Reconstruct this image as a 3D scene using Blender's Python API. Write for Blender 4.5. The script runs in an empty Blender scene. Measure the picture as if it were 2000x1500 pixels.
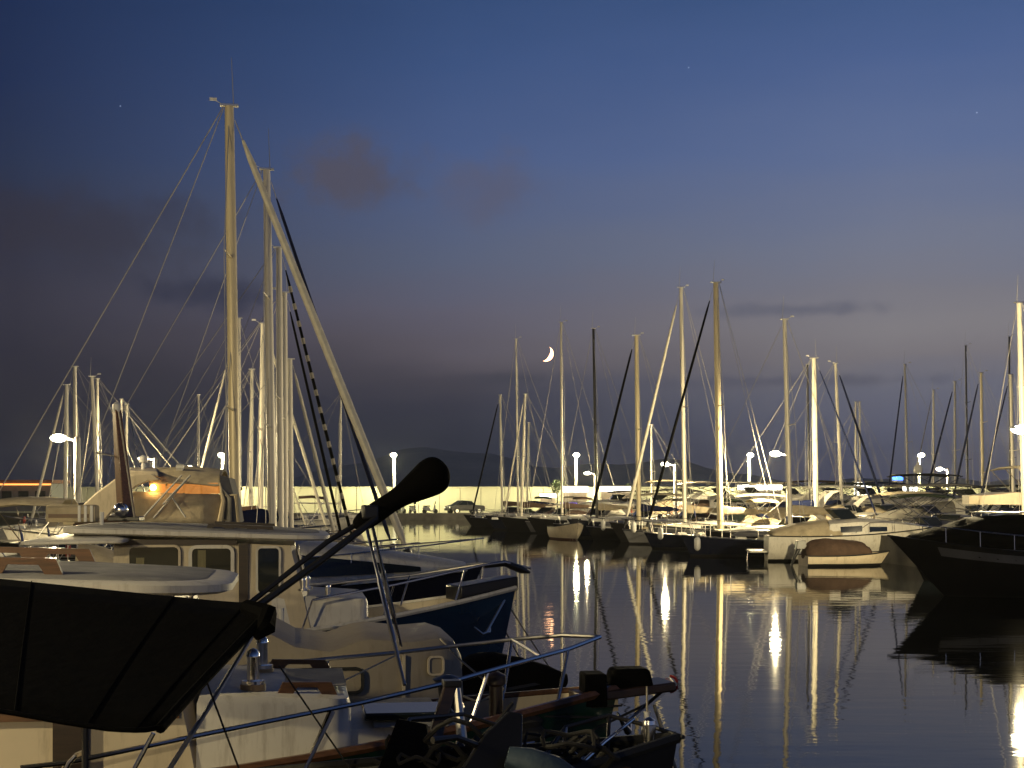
import bpy, bmesh, math, random
from mathutils import Vector, Matrix
random.seed(7)
R = math.radians
S = bpy.context.scene
COL = S.collection
PI = math.pi

# ------------------------------------------------------------------ camera
F, HZ, CH = 2904.0, 960.0, 3.0            # focal length (photo px), horizon row, camera height above the water
cam = bpy.data.cameras.new('camera'); cam_o = bpy.data.objects.new('camera', cam); COL.objects.link(cam_o)
cam_o.location = (0, 0, CH); cam_o.rotation_euler = (PI/2, 0, 0)
cam.sensor_width = 36; cam.lens = 36*F/2000; cam.shift_y = (HZ-750)/2000
cam.clip_start = 0.1; cam.clip_end = 20000
S.camera = cam_o

# ------------------------------------------------------------------ view
S.view_settings.view_transform = 'Standard'; S.view_settings.look = 'None'
S.view_settings.exposure = 0.0; S.view_settings.gamma = 1.0
S.cycles.use_denoising = True
try: S.cycles.denoiser = 'OPENIMAGEDENOISE'
except Exception: pass
S.cycles.max_bounces = 8; S.cycles.caustics_reflective = False; S.cycles.caustics_refractive = False
S.cycles.sample_clamp_indirect = 6.0

# ------------------------------------------------------------------ sky after sunset
W = bpy.data.worlds.new('World'); S.world = W; W.use_nodes = True
def build_world():
    nt = W.node_tree; N = nt.nodes; L = nt.links
    bg = N['Background']
    tc = N.new('ShaderNodeTexCoord')
    sep = N.new('ShaderNodeSeparateXYZ'); L.new(tc.outputs['Generated'], sep.inputs[0])
    def m(op, a, b=None, c=None, clamp=False):
        n = N.new('ShaderNodeMath'); n.operation = op; n.use_clamp = clamp
        for i, v in enumerate((a, b, c)):
            if v is None: continue
            if isinstance(v, (int, float)): n.inputs[i].default_value = v
            else: L.new(v, n.inputs[i])
        return n.outputs[0]
    x, y, z = sep.outputs
    az = m('ARCTAN2', x, y)                 # 0 straight ahead, + to the west (right)
    el = m('ARCSINE', z)
    # soft large noise that frays the cloud bank
    mp = N.new('ShaderNodeMapping'); mp.inputs['Scale'].default_value = (3.0, 3.0, 14.0)
    L.new(tc.outputs['Generated'], mp.inputs[0])
    nz = N.new('ShaderNodeTexNoise'); nz.inputs['Scale'].default_value = 2.2; nz.inputs['Detail'].default_value = 5; nz.inputs['Roughness'].default_value = .55
    L.new(mp.outputs[0], nz.inputs[0])
    frac = m('SUBTRACT', nz.outputs['Fac'], .5)
    el2 = m('ADD', el, m('MULTIPLY', frac, .035))
    fac = m('DIVIDE', el2, R(90))
    def s2l(c): return tuple(((v/255+.055)/1.055)**2.4 if v > 10 else v/255/12.92 for v in c)
    def profile(stops):
        ramp = N.new('ShaderNodeValToRGB'); cr = ramp.color_ramp; L.new(fac, ramp.inputs[0])
        while len(cr.elements) < len(stops): cr.elements.new(.5)
        for e, (d, c) in zip(cr.elements, stops): e.position = d/90; e.color = (*s2l(c), 1)
        return ramp.outputs[0]
    east = profile([(0,(32,31,38)),(2,(37,36,45)),(5.1,(46,45,58)),(7.1,(53,52,66)),(9.4,(48,50,68)),(11.9,(40,51,79)),(14.7,(31,46,81)),(18.3,(25,42,78)),(32,(18,29,56)),(50,(11,17,35)),(90,(8,12,24))])
    ahead = profile([(0,(37,37,45)),(.9,(42,43,53)),(2.2,(48,50,63)),(3.2,(57,57,71)),(4.3,(76,72,82)),(5.5,(95,89,99)),(7.1,(99,97,114)),(9,(91,100,125)),(12.8,(74,94,138)),(16,(60,84,130)),(19,(48,73,117)),(32,(26,40,72)),(50,(13,20,40)),(90,(8,12,24))])
    west = profile([(0,(88,90,116)),(2.2,(100,103,126)),(3.9,(112,113,129)),(4.9,(128,123,129)),(6.1,(136,132,137)),(7.6,(126,125,136)),(9.2,(118,124,145)),(12.8,(96,113,153)),(16,(78,100,147)),(19,(62,88,134)),(32,(34,50,86)),(50,(16,24,46)),(90,(8,12,24))])
    sn = m('MULTIPLY', m('SINE', az), m('SQRT', m('MAXIMUM', m('SUBTRACT', 1.0, m('MULTIPLY', z, z)), 0.0)))
    def mixc(f0, f1, c0, c1):
        mr = N.new('ShaderNodeMapRange'); L.new(sn, mr.inputs[0]); mr.inputs[1].default_value = f0; mr.inputs[2].default_value = f1
        mx = N.new('ShaderNodeMix'); mx.data_type = 'RGBA'; L.new(mr.outputs[0], mx.inputs[0]); L.new(c0, mx.inputs[6]); L.new(c1, mx.inputs[7]); return mx.outputs[2]
    col = mixc(-.035, .243, mixc(-.314, -.035, east, ahead), west)
    # small drifting clouds: direction (azimuth, elevation, half sizes in degrees), tint, amount
    n2 = N.new('ShaderNodeTexNoise'); n2.inputs['Scale'].default_value = 26; n2.inputs['Detail'].default_value = 9; n2.inputs['Roughness'].default_value = .68
    L.new(tc.outputs['Generated'], n2.inputs[0])
    fr2 = m('SUBTRACT', n2.outputs['Fac'], .5)
    def cloud(px, py, wx, wy, tint, amt, fray=2.6, soft=(1.15, .1)):
        nonlocal col
        a0 = math.atan((px-1000)/F); e0 = math.atan((HZ-py)/F*math.cos(a0))
        du = m('DIVIDE', m('SUBTRACT', az, a0), wx/F); dv = m('DIVIDE', m('SUBTRACT', el, e0), wy/F)
        d = m('SQRT', m('ADD', m('MULTIPLY', du, du), m('MULTIPLY', dv, dv)))
        d = m('ADD', d, m('MULTIPLY', fr2, fray))
        mr = N.new('ShaderNodeMapRange'); mr.interpolation_type = 'SMOOTHSTEP'
        L.new(d, mr.inputs[0]); mr.inputs[1].default_value = soft[0]; mr.inputs[2].default_value = soft[1]
        mr.inputs[3].default_value = 0; mr.inputs[4].default_value = amt
        mx = N.new('ShaderNodeMix'); mx.data_type = 'RGBA'
        L.new(mr.outputs[0], mx.inputs[0]); L.new(col, mx.inputs[6]); mx.inputs[7].default_value = (*s2l(tint), 1)
        col = mx.outputs[2]
    cloud(670, 335, 130, 85, (84,80,92), .8)
    cloud(975, 375, 120, 85, (92,92,112), .6)
    cloud(140, 445, 330, 95, (51,48,60), .5)
    cloud(420, 570, 150, 42, (50,53,72), .8)
    cloud(1560, 605, 230, 18, (98,100,116), .7)
    cloud(1000, 740, 130, 16, (60,62,76), .5)
    cloud(1500, 745, 420, 16, (82,84,102), .6)
    # clear twilight left in the west: physical sky with the sun below the horizon
    sk = N.new('ShaderNodeTexSky'); sk.sky_type = 'NISHITA'; sk.sun_disc = False
    sk.sun_elevation = R(-5); sk.sun_rotation = R(75)
    add = N.new('ShaderNodeMix'); add.data_type = 'RGBA'; add.blend_type = 'ADD'; add.inputs[0].default_value = .02
    L.new(col, add.inputs[6]); L.new(sk.outputs[0], add.inputs[7])
    L.new(add.outputs[2], bg.inputs[0]); bg.inputs[1].default_value = 1.0
build_world()

# ------------------------------------------------------------------ materials
MATS = {}
def mat(name, col, rough=.5, metal=0, var=.12, vscale=6, bump=0, bscale=30, emit=None, estr=0, coat=0, spec=.5, stretch=None, ior=None, trans=0, grime=0):
    M = bpy.data.materials.new(name); M.use_nodes = True; MATS[name] = M
    nt = M.node_tree; N = nt.nodes; L = nt.links; b = N['Principled BSDF']
    b.inputs['Roughness'].default_value = rough; b.inputs['Metallic'].default_value = metal
    b.inputs['Specular IOR Level'].default_value = spec
    if coat: b.inputs['Coat Weight'].default_value = coat; b.inputs['Coat Roughness'].default_value = .08
    if ior: b.inputs['IOR'].default_value = ior
    if trans: b.inputs['Transmission Weight'].default_value = trans
    tc = N.new('ShaderNodeTexCoord')
    src = tc.outputs['Object']
    if stretch:
        mp = N.new('ShaderNodeMapping'); mp.inputs['Scale'].default_value = stretch; L.new(src, mp.inputs[0]); src = mp.outputs[0]
    if var:
        nz = N.new('ShaderNodeTexNoise'); nz.inputs['Scale'].default_value = vscale; nz.inputs['Detail'].default_value = 6; nz.inputs['Roughness'].default_value = .6
        L.new(src, nz.inputs[0])
        rp = N.new('ShaderNodeValToRGB'); L.new(nz.outputs['Fac'], rp.inputs[0])
        rp.color_ramp.elements[0].position = .3; rp.color_ramp.elements[1].position = .7
        rp.color_ramp.elements[0].color = (*[max(0, c*(1-var*1.6)) for c in col], 1)
        rp.color_ramp.elements[1].color = (*[min(1, c*(1+var)) for c in col], 1)
        colour = rp.outputs[0]
        if grime:
            mg = N.new('ShaderNodeMapping'); mg.inputs['Scale'].default_value = (7,7,1.1); L.new(tc.outputs['Object'], mg.inputs[0])
            ng = N.new('ShaderNodeTexNoise'); ng.inputs['Scale'].default_value = 1.6; ng.inputs['Detail'].default_value = 8; ng.inputs['Roughness'].default_value = .7; L.new(mg.outputs[0], ng.inputs[0])
            gr = N.new('ShaderNodeMapRange'); gr.inputs[1].default_value = .52; gr.inputs[2].default_value = .75; gr.inputs[3].default_value = 0; gr.inputs[4].default_value = grime; L.new(ng.outputs['Fac'], gr.inputs[0])
            gm = N.new('ShaderNodeMix'); gm.data_type = 'RGBA'; L.new(gr.outputs[0], gm.inputs[0]); L.new(colour, gm.inputs[6]); gm.inputs[7].default_value = (.16,.12,.075,1); colour = gm.outputs[2]
        L.new(colour, b.inputs['Base Color'])
        mr = N.new('ShaderNodeMapRange'); mr.inputs[3].default_value = max(.02, rough*.8); mr.inputs[4].default_value = min(1, rough*1.25)
        L.new(nz.outputs['Fac'], mr.inputs[0]); L.new(mr.outputs[0], b.inputs['Roughness'])
    else:
        b.inputs['Base Color'].default_value = (*col, 1)
    if bump:
        nb = N.new('ShaderNodeTexNoise'); nb.inputs['Scale'].default_value = bscale; nb.inputs['Detail'].default_value = 4
        L.new(src, nb.inputs[0])
        bp = N.new('ShaderNodeBump'); bp.inputs['Strength'].default_value = bump; bp.inputs['Distance'].default_value = .02
        L.new(nb.outputs['Fac'], bp.inputs['Height']); L.new(bp.outputs[0], b.inputs['Normal'])
    if emit:
        b.inputs['Emission Color'].default_value = (*emit, 1); b.inputs['Emission Strength'].default_value = estr
    return M
mat('gelcoat', (.66,.63,.56), .42, var=.10, vscale=1.3, coat=.06, spec=.35, grime=.55)
mat('gelcoat_cream', (.58,.50,.37), .42, var=.10, vscale=1.5, coat=.06, spec=.35, grime=.5)
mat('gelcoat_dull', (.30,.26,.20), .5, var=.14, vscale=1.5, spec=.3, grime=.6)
mat('grp_deck', (.50,.49,.46), .65, var=.10, vscale=4, bump=.12, bscale=90)
mat('non_slip', (.27,.265,.26), .8, var=.16, vscale=5, bump=.3, bscale=120)
mat('deck_tan', (.34,.27,.18), .7, var=.15, vscale=4)
mat('hull_blue', (.004,.020,.055), .25, var=.15, vscale=2, coat=.4)
mat('hull_green', (.004,.030,.014), .28, var=.15, vscale=2, coat=.4)
mat('hull_navy', (.010,.012,.028), .22, var=.15, vscale=2, coat=.4)
mat('hull_black', (.012,.011,.011), .3, var=.15, vscale=2)
mat('hull_grey', (.14,.14,.15), .35, var=.12, vscale=2)
mat('hull_red', (.16,.018,.014), .3, var=.12, vscale=2)
mat('antifoul', (.07,.018,.014), .8, var=.25, vscale=3)
mat('teak', (.115,.052,.020), .42, var=.30, vscale=5, stretch=(1,9,9), coat=.25)
mat('teak_dark', (.028,.015,.009), .45, var=.30, vscale=5, stretch=(1,9,9), coat=.2)
mat('plywood', (.42,.27,.12), .55, var=.15, vscale=4)
mat('chrome', (.80,.78,.74), .20, metal=1, var=.03, vscale=8)
mat('steel', (.62,.60,.56), .34, metal=1, var=.06, vscale=8)
mat('alloy_mast', (.74,.69,.58), .42, metal=.08, var=.07, vscale=2, stretch=(3,3,.3))
mat('alloy_gold', (.74,.63,.40), .40, metal=.1, var=.08, vscale=2, stretch=(3,3,.3))
mat('mast_black', (.016,.015,.015), .35, var=.1)
mat('wire', (.50,.48,.44), .45, metal=.35, var=0)
mat('rope', (.42,.38,.30), .9, var=.15, vscale=30)
mat('rope_dark', (.016,.015,.014), .9, var=.15, vscale=30)
mat('canvas_black', (.0010,.0010,.0012), .9, var=.3, vscale=7, bump=.4, bscale=14, spec=.06)
mat('canvas_navy', (.008,.014,.055), .85, var=.25, vscale=6, bump=.35, bscale=12, spec=.2)
mat('canvas_cream', (.46,.39,.27), .85, var=.14, vscale=4, bump=.4, bscale=9, spec=.2)
mat('canvas_grey', (.20,.19,.17), .85, var=.14, vscale=4, bump=.4, bscale=9, spec=.2)
mat('canvas_brown', (.075,.047,.033), .85, var=.2, vscale=4, bump=.4, bscale=9, spec=.2)
mat('canvas_green', (.03,.045,.028), .85, var=.2, vscale=4, bump=.4, bscale=9, spec=.2)
mat('sail_white', (.70,.66,.55), .8, var=.1, vscale=5, bump=.3, bscale=14, spec=.2)
mat('glass_dark', (.010,.014,.013), .05, var=0, spec=.8)
mat('curtain', (.20,.18,.10), .9, var=.2, vscale=9, stretch=(30,30,1))
mat('rubber', (.012,.012,.012), .7, var=.1)
mat('plastic_white', (.66,.65,.62), .4, var=.06)
mat('plastic_black', (.012,.012,.013), .35, var=.1)
mat('plastic_red', (.35,.03,.02), .4, var=.1)
mat('plastic_blue', (.015,.05,.26), .4, var=.1)
mat('tarp_blue', (.055,.085,.115), .6, var=.2, vscale=5, bump=.5, bscale=10)
mat('concrete', (.15,.14,.12), .85, var=.30, vscale=.8, bump=.25, bscale=12)
mat('wall_paint', (.50,.48,.36), .8, var=.10, vscale=.5, bump=.15, bscale=6)
mat('asphalt', (.055,.055,.055), .85, var=.15, vscale=2)
mat('lamp_paint', (.42,.41,.38), .5, var=.04)
mat('car_paint', (.010,.010,.010), .4, var=.05, spec=.3)
mat('foliage', (.05,.075,.022), .8, var=.3, vscale=5)
mat('bark', (.06,.045,.03), .9, var=.3)
mat('hill', (.55,.46,.36), 1, var=.3, vscale=.004, spec=0)  # base colour lifted pale and warm, imitating distance haze on the slopes
mat('plaster', (.42,.36,.28), .8, var=.1, vscale=1)
mat('roof_tile', (.20,.08,.045), .8, var=.2, vscale=3)
LAMP_C = (1.0, .81, .44)
mat('lamp_glow', (1,.95,.8), .4, var=0, emit=(1.0,.90,.62), estr=55)
mat('lit_white', (.9,.9,.85), .4, var=0, emit=(1.0,.97,.82), estr=4.2)
mat('lit_orange', (.5,.25,.08), .5, var=.25, vscale=7, emit=(1.0,.36,.07), estr=.42)
mat('lit_purple', (.2,.15,.8), .4, var=0, emit=(.16,.10,.85), estr=1.6)
mat('lit_blue', (.1,.3,.9), .4, var=0, emit=(.08,.25,1.0), estr=3)
mat('lit_amber', (1,.5,.1), .4, var=0, emit=(1.0,.36,.08), estr=2.2)
mat('bulb_warm', (1,.7,.3), .4, var=0, emit=(1.0,.55,.16), estr=30)
mat('moon_lit', (.8,.7,.6), .9, var=0, emit=(1.0,.50,.24), estr=9.0)
mat('star_glow', (1,1,1), .9, var=0, emit=(.7,.8,1), estr=.9)

def water_mat():
    M = bpy.data.materials.new('harbour_water'); M.use_nodes = True; MATS['water'] = M
    nt = M.node_tree; N = nt.nodes; L = nt.links; b = N['Principled BSDF']
    b.inputs['Base Color'].default_value = (.002,.003,.004,1); b.inputs['Roughness'].default_value = .03
    b.inputs['IOR'].default_value = 1.333; b.inputs['Specular IOR Level'].default_value = .2
    tc = N.new('ShaderNodeTexCoord')
    def layer(scale, sc, det, rough=.5):
        mp = N.new('ShaderNodeMapping'); mp.inputs['Scale'].default_value = sc; L.new(tc.outputs['Object'], mp.inputs[0])
        n = N.new('ShaderNodeTexNoise'); n.inputs['Scale'].default_value = scale; n.inputs['Detail'].default_value = det; n.inputs['Roughness'].default_value = rough
        L.new(mp.outputs[0], n.inputs[0]); return n.outputs['Fac']
    a = layer(1.0, (.55,1.5,1), 2, .45)         # ripples a metre or so long, crests across the view
    c = layer(4.5, (.7,1.4,1), 1, .4)
    g = layer(.05, (1,1.6,1), 2, .5)            # breezy patches
    def m(op, p, q):
        n = N.new('ShaderNodeMath'); n.operation = op
        for i, v in enumerate((p, q)):
            if isinstance(v, (int, float)): n.inputs[i].default_value = v
            else: L.new(v, n.inputs[i])
        return n.outputs[0]
    mr = N.new('ShaderNodeMapRange'); L.new(g, mr.inputs[0]); mr.inputs[1].default_value = .35; mr.inputs[2].default_value = .65; mr.inputs[3].default_value = .4; mr.inputs[4].default_value = 1.2
    h = m('ADD', m('MULTIPLY', a, .0052), m('MULTIPLY', c, .0009))
    h = m('MULTIPLY', h, mr.outputs[0])
    bp = N.new('ShaderNodeBump'); bp.inputs['Strength'].default_value = 1; bp.inputs['Distance'].default_value = 1
    L.new(h, bp.inputs['Height']); L.new(bp.outputs[0], b.inputs['Normal'])
water_mat()

# ------------------------------------------------------------------ building helpers
def P(px, py, D):
    """the place in the harbour, D metres ahead, that the photograph shows at (px, py)"""
    return Vector(((px-1000)/F*D, D, CH-(py-HZ)/F*D))
def XD(px, D): return (px-1000)/F*D
def ZD(py, D): return CH-(py-HZ)/F*D
WRINKLED = {'cockpit_cover':.16, 'cover':.18, 'sail_cover':.09, 'bow_cover':.10, 'side_curtain':.07, 'canvas_roof':.06, 'sprayhood':.07, 'awning_sock':.035, 'bimini_skin':.05}
def cloth_texture():
    t = bpy.data.textures.get('cloth_folds')
    if t is None:
        t = bpy.data.textures.new('cloth_folds', 'CLOUDS'); t.noise_scale = .42; t.noise_depth = 2
    return t
class MB:
    def __init__(s): s.v = []; s.f = []
    def add(s, vs, fs):
        o = len(s.v); s.v += [Vector(p) for p in vs]; s.f += [tuple(i+o for i in f) for f in fs]; return s
    def box(s, c, d, rz=0, taper=1.0, shear=(0,0)):
        cx, cy, cz = c; hx, hy, hz = d[0]/2, d[1]/2, d[2]/2; vs = []
        for z, k in ((-hz, 1), (hz, taper)):
            for x, y in ((-hx,-hy),(hx,-hy),(hx,hy),(-hx,hy)):
                x2, y2 = x*k+(shear[0] if z > 0 else 0), y*k+(shear[1] if z > 0 else 0)
                if rz: x2, y2 = x2*math.cos(rz)-y2*math.sin(rz), x2*math.sin(rz)+y2*math.cos(rz)
                vs.append((cx+x2, cy+y2, cz+z))
        return s.add(vs, [(3,2,1,0),(4,5,6,7),(0,1,5,4),(1,2,6,5),(2,3,7,6),(3,0,4,7)])
    def tube(s, pts, r, n=8, cap=True, squash=1.0):
        pts = [Vector(p) for p in pts]; k = len(pts)
        rs = [r]*k if isinstance(r, (int, float)) else list(r)
        vs = []; up = None
        for i, p in enumerate(pts):
            t = (pts[min(i+1, k-1)]-pts[max(i-1, 0)]).normalized()
            if up is None:
                up = Vector((0,0,1)) if abs(t.z) < .9 else Vector((0,1,0))
            a = t.cross(up).normalized(); b = a.cross(t).normalized()
            for j in range(n):
                th = 2*PI*j/n
                vs.append(p+a*(math.cos(th)*rs[i]*squash)+b*(math.sin(th)*rs[i]))
        fs = [(i*n+j, i*n+(j+1) % n, (i+1)*n+(j+1) % n, (i+1)*n+j) for i in range(k-1) for j in range(n)]
        if cap: fs += [tuple(range(n-1, -1, -1)), tuple(range((k-1)*n, k*n))]
        return s.add(vs, fs)
    def loft(s, rings, cap=True, closed=True):
        n = len(rings[0]); vs = [p for r in rings for p in r]; fs = []
        for i in range(len(rings)-1):
            for j in range(n if closed else n-1):
                fs.append((i*n+j, i*n+(j+1) % n, (i+1)*n+(j+1) % n, (i+1)*n+j))
        if cap and closed: fs += [tuple(range(n-1, -1, -1)), tuple(range((len(rings)-1)*n, len(rings)*n))]
        return s.add(vs, fs)
    def prism(s, poly, z0, z1, taper=0):
        n = len(poly); cx = sum(p[0] for p in poly)/n; cy = sum(p[1] for p in poly)/n
        k = 1-taper
        vs = [(x, y, z0) for x, y in poly]+[(cx+(x-cx)*k, cy+(y-cy)*k, z1) for x, y in poly]
        return s.add(vs, [tuple(range(n-1, -1, -1)), tuple(range(n, 2*n))]+[(i, (i+1) % n, n+(i+1) % n, n+i) for i in range(n)])
    def ball(s, c, r, n=10, m=7, sz=(1,1,1)):
        rings = []
        for i in range(m+1):
            th = PI*i/m; rr = max(.002, math.sin(th))*r
            rings.append([(c[0]+rr*sz[0]*math.cos(2*PI*j/n), c[1]+rr*sz[1]*math.sin(2*PI*j/n), c[2]-math.cos(th)*r*sz[2]) for j in range(n)])
        return s.loft(rings)
    def lathe(s, c, prof, n=14):
        return s.loft([[(c[0]+r*math.cos(2*PI*j/n), c[1]+r*math.sin(2*PI*j/n), c[2]+z) for j in range(n)] for r, z in prof])
    def build(s, name, m, parent=None, world=False, smooth=True, bevel=0, subd=0, solid=0):
        me = bpy.data.meshes.new(name)
        vs = s.v
        if world and parent is not None:
            inv = parent_matrix(parent).inverted(); vs = [inv @ v for v in vs]
        me.from_pydata([tuple(v) for v in vs], [], s.f); me.update()
        bm = bmesh.new(); bm.from_mesh(me); bmesh.ops.recalc_face_normals(bm, faces=bm.faces); bm.to_mesh(me); bm.free()
        me.materials.append(MATS[m])
        o = bpy.data.objects.new(name, me); COL.objects.link(o)
        if parent is not None: o.parent = parent
        if smooth:
            for p in me.polygons: p.use_smooth = True
            me.set_sharp_from_angle(angle=R(38))
        if name in WRINKLED:
            md = o.modifiers.new('d', 'SUBSURF'); md.levels = 2; md.render_levels = 2; md.subdivision_type = 'SIMPLE' if name == 'side_curtain' else 'CATMULL_CLARK'
            md = o.modifiers.new('w', 'DISPLACE'); md.texture = cloth_texture(); md.strength = WRINKLED[name]; md.texture_coords = 'GLOBAL'; md.mid_level = .5
        if solid: md = o.modifiers.new('s', 'SOLIDIFY'); md.thickness = solid; md.offset = 0
        if bevel: md = o.modifiers.new('b', 'BEVEL'); md.width = bevel; md.segments = 2; md.limit_method = 'ANGLE'; md.angle_limit = R(40)
        if subd: md = o.modifiers.new('d', 'SUBSURF'); md.levels = subd; md.render_levels = subd
        return o
def parent_matrix(o):
    M = Matrix.LocRotScale(o.location, o.rotation_euler, o.scale)
    return parent_matrix(o.parent) @ M if o.parent else M
def tag(o, label=None, cat=None, group=None, kind=None):
    if label: o['label'] = label
    if cat: o['category'] = cat
    if group: o['group'] = group
    if kind: o['kind'] = kind
    return o
def thing(name, label, cat, loc=(0,0,0), rz=0, group=None):
    o = bpy.data.objects.new(name, None); COL.objects.link(o); o.location = loc; o.rotation_euler = (0,0,rz); o.empty_display_size = .2
    return tag(o, label, cat, group)
def tube(name, pts, r, m, parent=None, n=8, world=False, squash=1.0):
    return MB().tube(pts, r, n, squash=squash).build(name, m, parent, world)
def sag(a, b, d, n=8):
    a, b = Vector(a), Vector(b)
    return [a.lerp(b, i/n)+Vector((0,0,-d*4*(i/n)*(1-i/n))) for i in range(n+1)]
def rr(x0, x1, y0, y1, r, n=4):
    pts = []
    for cx, cy, a0 in ((x1-r, y1-r, 0), (x0+r, y1-r, 90), (x0+r, y0+r, 180), (x1-r, y0+r, 270)):
        for i in range(n+1):
            a = R(a0+90*i/n); pts.append((cx+r*math.cos(a), cy+r*math.sin(a)))
    return pts

# ------------------------------------------------------------------ the setting: water, quays, wall, hills
w = MB(); w.add([(-3600,-600,0),(3600,-600,0),(3600,5300,0),(-3600,5300,0)], [(0,1,2,3)])
tag(w.build('harbour_water', 'water', smooth=False), kind='structure')
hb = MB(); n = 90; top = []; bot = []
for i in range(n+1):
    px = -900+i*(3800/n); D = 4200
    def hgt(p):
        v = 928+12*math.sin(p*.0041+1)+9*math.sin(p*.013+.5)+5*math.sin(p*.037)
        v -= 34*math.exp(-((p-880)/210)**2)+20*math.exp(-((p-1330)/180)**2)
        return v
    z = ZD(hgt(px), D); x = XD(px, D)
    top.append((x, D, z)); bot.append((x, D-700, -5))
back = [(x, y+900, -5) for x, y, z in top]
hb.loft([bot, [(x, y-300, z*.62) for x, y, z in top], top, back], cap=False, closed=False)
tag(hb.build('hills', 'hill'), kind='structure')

QS = -0.146                                   # the left quay runs away to the left as it recedes
def quay(name, x0, slope, d0, d1, width, z=1.0):
    q = MB(); a = [(x0+slope*d0, d0), (x0+slope*d1, d1), (x0+slope*d1+width, d1), (x0+slope*d0+width, d0)]
    q.prism(a, -1.5, z)
    o = q.build(name, 'concrete', smooth=False); tag(o, kind='structure')
    k = MB(); e = .22
    for xx in ((0, e) if width > 0 else (0, -e)), ((width-e, width) if width > 0 else (width+e, width)):
        k.prism([(x0+slope*d0+xx[0], d0), (x0+slope*d1+xx[0], d1), (x0+slope*d1+xx[1], d1), (x0+slope*d0+xx[1], d0)], z+.004, z+.14)
    k.build('kerb', 'concrete', o, smooth=False)
    return o
quay('left_quay', -8.3, QS, -30, 158, -7.5)
quay('middle_pier', 21.9, -.0995, 20, 158, 2.2)
quay('right_pier', 47.0, -.08, 40, 158, 3.2)
fq = MB(); fq.prism([(-140,158),(140,158),(140,176),(-140,176)], -1.5, .55); fqo = tag(fq.build('far_quay', 'concrete', smooth=False), kind='structure')
MB().prism([(-140,158.02),(140,158.02),(140,158.5),(-140,158.5)], .554, .70).build('kerb', 'concrete', fqo, smooth=False)
# breakwater wall of cast panels with a coping
WALL_D = 172.0
bw = thing('breakwater_wall', 'long pale painted breakwater wall lit by lamps along the far quay', 'wall', (0, WALL_D, .55))
pm = None; pw = 2.4; zt = ZD(951, WALL_D)-.55
for i in range(-40, 40):
    if pm is None:
        o = MB().box((0,.35,(zt-.12)/2), (pw-.06,.7,zt-.12)).build('panel', 'wall_paint', bw, bevel=.02); pm = o
    else:
        o = pm.copy(); COL.objects.link(o); o.parent = bw
    o.location = (i*pw, random.uniform(-.015,.015), 0)
MB().box((0,.4,(zt-.14)/2), (2*40*pw-.1,.5,zt-.16)).build('core', 'concrete', bw, smooth=False)
MB().box((0,.35,zt-.045), (2*40*pw,.86,.13)).build('coping', 'wall_paint', bw, bevel=.02)

# ------------------------------------------------------------------ street lamps
def street_lamp(X, Y, zb, zh, adir, label, arm=.75, power=1500, r=.12, group='harbour street lamps', rad=.10, col=LAMP_C, big=1.75):
    t = thing('street_lamp', label, 'street lamp', (X, Y, zb), adir, group)
    H = zh-zb
    MB().lathe((0,0,0), [(r*1.7,0),(r*1.7,.12),(r*1.25,.16),(r*1.1,.5),(r*.95,H-.2),(r*.9,H+.05),(r*.5,H+.1)]).build('post', 'lamp_paint', t)
    MB().tube([(0,0,H-.05),(arm*.35,0,H+.03),(arm*.7,0,H+.06)], [r*.6,r*.5,r*.45]).build('arm', 'lamp_paint', t)
    hd = MB(); hd.loft([[(arm*.6+x*arm*.62, y*(1-.25*x)*.14*big, H+.07+z) for y, z in ((-1,0),(1,0),(.8,.06),(0,.085),(-.8,.06))] for x in (0,.25,.7,1)])
    h = hd.build('head', 'lamp_paint', t)
    MB().ball((arm*.93, 0, H+.05), .13*big, 12, 8, (1.35,.95,.62)).build('lens', 'lamp_glow', h)
    ld = bpy.data.lights.new('lamp_light', 'POINT'); ld.energy = power; ld.color = col; ld.shadow_soft_size = rad
    lo = bpy.data.objects.new('lamp_light', ld); COL.objects.link(lo); lo.parent = t; lo.location = (arm*.95, 0, H-.05-.13*big)
    return t
def lamp_on_left(D, label, power): return street_lamp(-8+QS*D-.3, D, 1.0, 5.0, PI, label, power=power)
def lz(px, py, D): return XD(px, D), ZD(py, D)
street_lamp(XD(151,55), 55, 1.0, ZD(858,55), PI, 'white street lamp rising behind the box on the wheelhouse roof', power=4500)
street_lamp(XD(303,88), 88, 1.0, ZD(897,88), PI, 'white street lamp above the cream canvas of the arched motorboat', power=4500)
street_lamp(XD(388,121), 121, 1.0, ZD(914,121), PI, 'small street lamp peeping just left of the tallest golden mast', power=4000, arm=.8)
street_lamp(-11.6, 22, 1.0, 5.4, 0, 'white street lamp on the left quay beside the moored motorboats', power=1700)
street_lamp(-9.4, 6.0, 1.0, 5.4, 0, 'white street lamp on the left quay nearest the viewer', power=2000)
street_lamp(-7.0, -11.0, 1.0, 5.4, 0, 'white street lamp on the left quay behind the viewer', power=2600)
street_lamp(XD(1541,77), 77, 1.0, ZD(888,77), PI, 'bright street lamp beside the mast above the yellow lit canopy', power=6500)
street_lamp(XD(1319,105), 105, 1.0, ZD(908,105), PI, 'street lamp between the beige furled headsail and the tall pale mast', power=6500)
street_lamp(XD(1163,150), 150, 1.0, ZD(925,150), PI, 'small street lamp at the foot of the thin black mast', power=6500, arm=.9)
street_lamp(17.5, 48, 1.0, ZD(842,48), PI, 'street lamp cut off at the picture edge beside the tall mast', power=8500, arm=1.15)
street_lamp(XD(1851,128), 128, 1.0, ZD(917,128), PI, 'street lamp touching the edge of the folding sun canopy', power=4500)
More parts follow.
